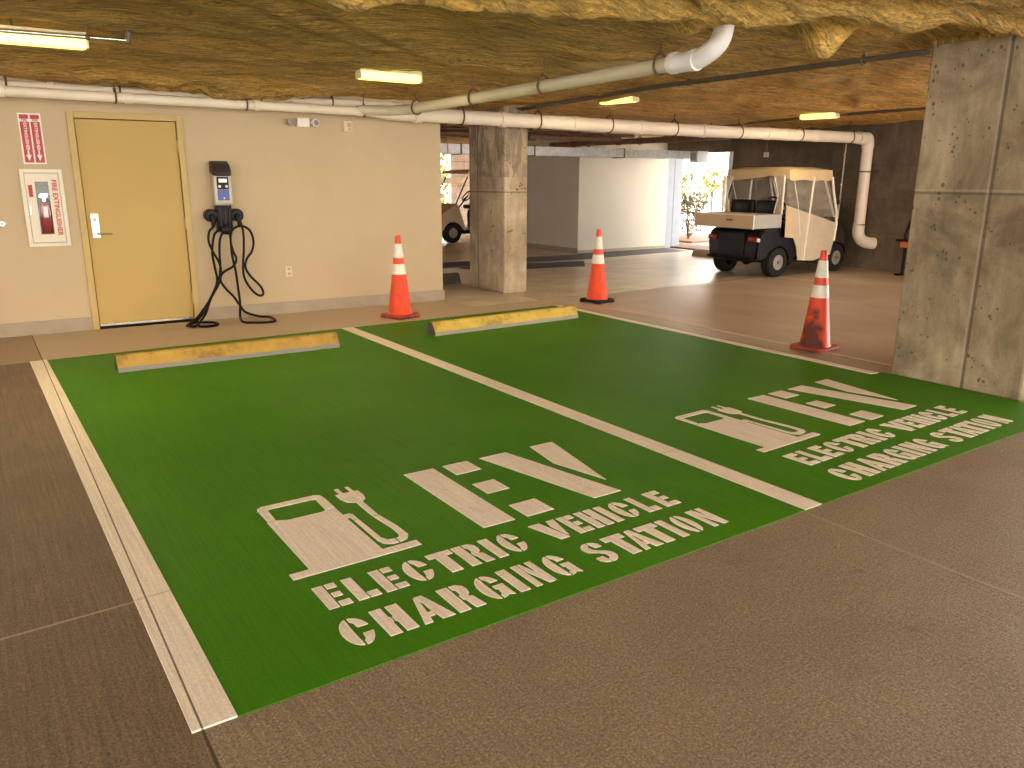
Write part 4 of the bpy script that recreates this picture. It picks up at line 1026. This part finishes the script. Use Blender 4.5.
    edge = [g[i][0] for i in range(nx+1)]+[g[nx][j] for j in range(1, ny+1)]+[g[i][ny] for i in range(nx-1, -1, -1)]+[g[0][j] for j in range(ny-1, 0, -1)]
    drop = .155 if enclosed else .05
    low = []; 
    for v in edge:
        dz = drop*(1+.18*noise.noise(Vector((v.co.x*4, v.co.y*4, 2))))
        if enclosed and abs(v.co.x-x0) < .06 and v.co.y < .1: dz *= .55+.9*abs(v.co.y+.25)
        o_ = Vector((v.co.x-(x0+x1)/2, v.co.y, 0)).normalized()*.022
        low.append(bm.verts.new(Vector((v.co.x, v.co.y, v.co.z-dz))+o_))
    low2 = [bm.verts.new(v.co+Vector(((x0+x1)/2-v.co.x, -v.co.y, 0)).normalized()*.02) for v in low]
    n = len(edge)
    for k in range(n):
        bm.faces.new((edge[k], edge[(k+1) % n], low[(k+1) % n], low[k])); bm.faces.new((low[k], low[(k+1) % n], low2[(k+1) % n], low2[k]))
    g2 = [[bm.verts.new((v.co.x, v.co.y*.97, v.co.z-.03)) for v in (row[0], row[ny//2], row[ny])] for row in (g[0], g[nx//2], g[nx])]
    for i in range(2):
        for j in range(2): bm.faces.new((g2[i][j], g2[i][j+1], g2[i+1][j+1], g2[i+1][j]))
    roof = obj('canopy', bm, M['fabric'], t, True)
    if enclosed:
        # cargo bed
        bm = BM()
        box(bm, -.66, -.02, -.55, .60, .76, .785); box(bm, -.655, -.635, -.56, .61, .76, .965, .006)
        box(bm, -.04, -.02, -.55, .60, .76, .965)
        bed = obj('cargo_bed', bm, M['cart_beige'], t)
        for s_ in (-.565, .605):
            bm = BM(); box(bm, -.635, -.02, s_-.01, s_+.01, .765, .965, .004); objs('side_panel', bm, M['cart_grey'], bed)
        bm = BM(); box(bm, -.660, -.654, -.16, -.04, .865, .895, .002); obj('badge', bm, M['sign_red'], bed)
        bm = BM(); box(bm, -.662, -.635, -.565, -.555, .755, .97); box(bm, -.662, -.635, .605, .615, .755, .97); box(bm, -.662, -.632, -.565, .615, .955, .972, .004); obj('bed_rim', bm, M['strip'], bed)
        # side curtains
        for s_ in (-1, 1):
            y_ = s_*.60
            bm = BM(); prism(bm, [(.20, .62), (.27, .60), (.36, .46), (.42, .25), (.80, .22), (1.25, .30), (1.31, .52), (1.335, .80), (.70, .95), (.02, 1.10), (.06, .62)], y_-.008, y_+.008, 'Y', .003); cu = obj('side_curtain', bm, M['curtain'], t)
            bm = BM(); prism(bm, [(.02, 1.10), (.70, .95), (1.335, .80), (1.14, 1.52), (.02, 1.52)], y_-.002, y_+.002, 'Y'); obj('clear_window', bm, M['vinyl'], cu)
            bm = BM(); tube(bm, [(.64, y_-.012*1, 1.52), (.60, y_-.014, .95), (.55, y_-.014, .24)], .016, 6); obj('zip_strip', bm, M['strip'], cu)
            bm = BM(); tube(bm, [(1.11, y_-.01, 1.52), (1.18, y_-.012, 1.28), (1.30, y_-.012, 1.0), (1.335, y_-.012, .78), (1.31, y_-.012, .52)], .020, 6); obj('front_edge', bm, M['strip'], cu)
            bm = BM(); tube(bm, [(.14, y_-.006, 1.52), (.30, y_-.008, 1.12), (.42, y_-.008, .64)], .008, 5); obj('strap', bm, M['strip'], cu)
            bm = BM(); prism(bm, [(.02, 1.10), (.20, 1.06), (.26, .60), (.04, .62)], y_-.012, y_-.008, 'Y'); obj('corner_flap', bm, M['fabric'], cu)
        # rear clear window
        bm = BM()
        for s_ in (-1, 1): prism(bm, [(s_*.585, .97), (s_*.585, 1.54), (s_*.40, 1.54), (s_*.50, 1.25), (s_*.44, .97)], -.045, -.041, 'X')
        rw = objs('rear_flap', bm, M['vinyl_milky'], t)[0]
        bm = BM()
        for s_ in (-1, 1): tube(bm, [(-.05, s_*.585, .97), (-.05, s_*.585, 1.54)], .016, 6)
        tube(bm, [(-.05, .40, 1.52), (-.05, .50, 1.25), (-.05, .44, .98)], .008, 5); tube(bm, [(-.05, -.40, 1.52), (-.05, -.50, 1.25), (-.05, -.44, .98)], .008, 5)
        objs('window_border', bm, M['strip'], rw)
        bm = BM(); box(bm, 1.25, 1.30, -.66, -.60, 1.10, 1.17, .01); obj('mirror', bm, M['black'], t)
    bm = BM(); prism(bm, [(1.42, .90), (1.425, .90), (1.165, 1.50), (1.16, 1.50)], -.50, .50, 'Y'); obj('windshield', bm, M['vinyl_milky' if enclosed else 'vinyl'], t)
    return t
cart((10.12, 6.43, 0), .0, 'golf cart with cream canopy cover and cargo bed by the concrete wall', True, M['cart_dark'])
cart((10.68, 14.80, 0), PI, 'distant beige golf cart seen between the cream wall and the column', False, M['cart_beige'])

# hand truck / stand by the concrete wall, half hidden by the column
t = thing('utility_stand', 'black stand with orange tray half hidden behind the large column', 'stand', (12.1, 4.98, 0))
bm = BM(); tube(bm, smooth_path([(0, 0, .02), (0, .0, .50), (0, .02, .62), (0, -.02, .78), (0, -.06, .88), (0, -.14, .90)], 4), .024, 8); obj('post', bm, M['black'], t, True)
bm = BM(); box(bm, -.10, .10, -.20, .04, .44, .53, .02); obj('tray', bm, mat('orange_tray', (.55, .16, .05), .5), t)
bm = BM(); box(bm, -.08, .08, -.12, .13, .53, .565, .012); obj('seat_pad', bm, M['black'], t)
bm = BM(); box(bm, -.15, .15, -.03, .05, 0, .03, .01); tube(bm, [(0, -.22, .03), (0, -.22, .45)], .02, 8); box(bm, -.15, .15, -.26, -.18, 0, .03, .01); objs('foot', bm, M['black'], t)

# ------------------------------------------------------------------ light
w = bpy.data.worlds.new('sky'); S.world = w; w.use_nodes = True
bg = w.node_tree.nodes['Background']; bg.inputs[0].default_value = (1., .94, .86, 1); bg.inputs[1].default_value = 4.0
sun = bpy.data.lights.new('sun', 'SUN'); sun.energy = 1.6; sun.angle = math.radians(1.5); sun.color = (1., .93, .80)
so_ = bpy.data.objects.new('sun', sun); COL.objects.link(so_)
so_.rotation_euler = Vector((-.12, .22, -.97)).to_track_quat('-Z', 'Y').to_euler()
S.view_settings.view_transform = 'Standard'; S.view_settings.look = 'None'; S.view_settings.gamma = 1; S.view_settings.use_curve_mapping = False
S.view_settings.exposure = 1.35
S.cycles.max_bounces = 10; S.cycles.diffuse_bounces = 6; S.cycles.transparent_max_bounces = 12; S.cycles.sample_clamp_indirect = 6
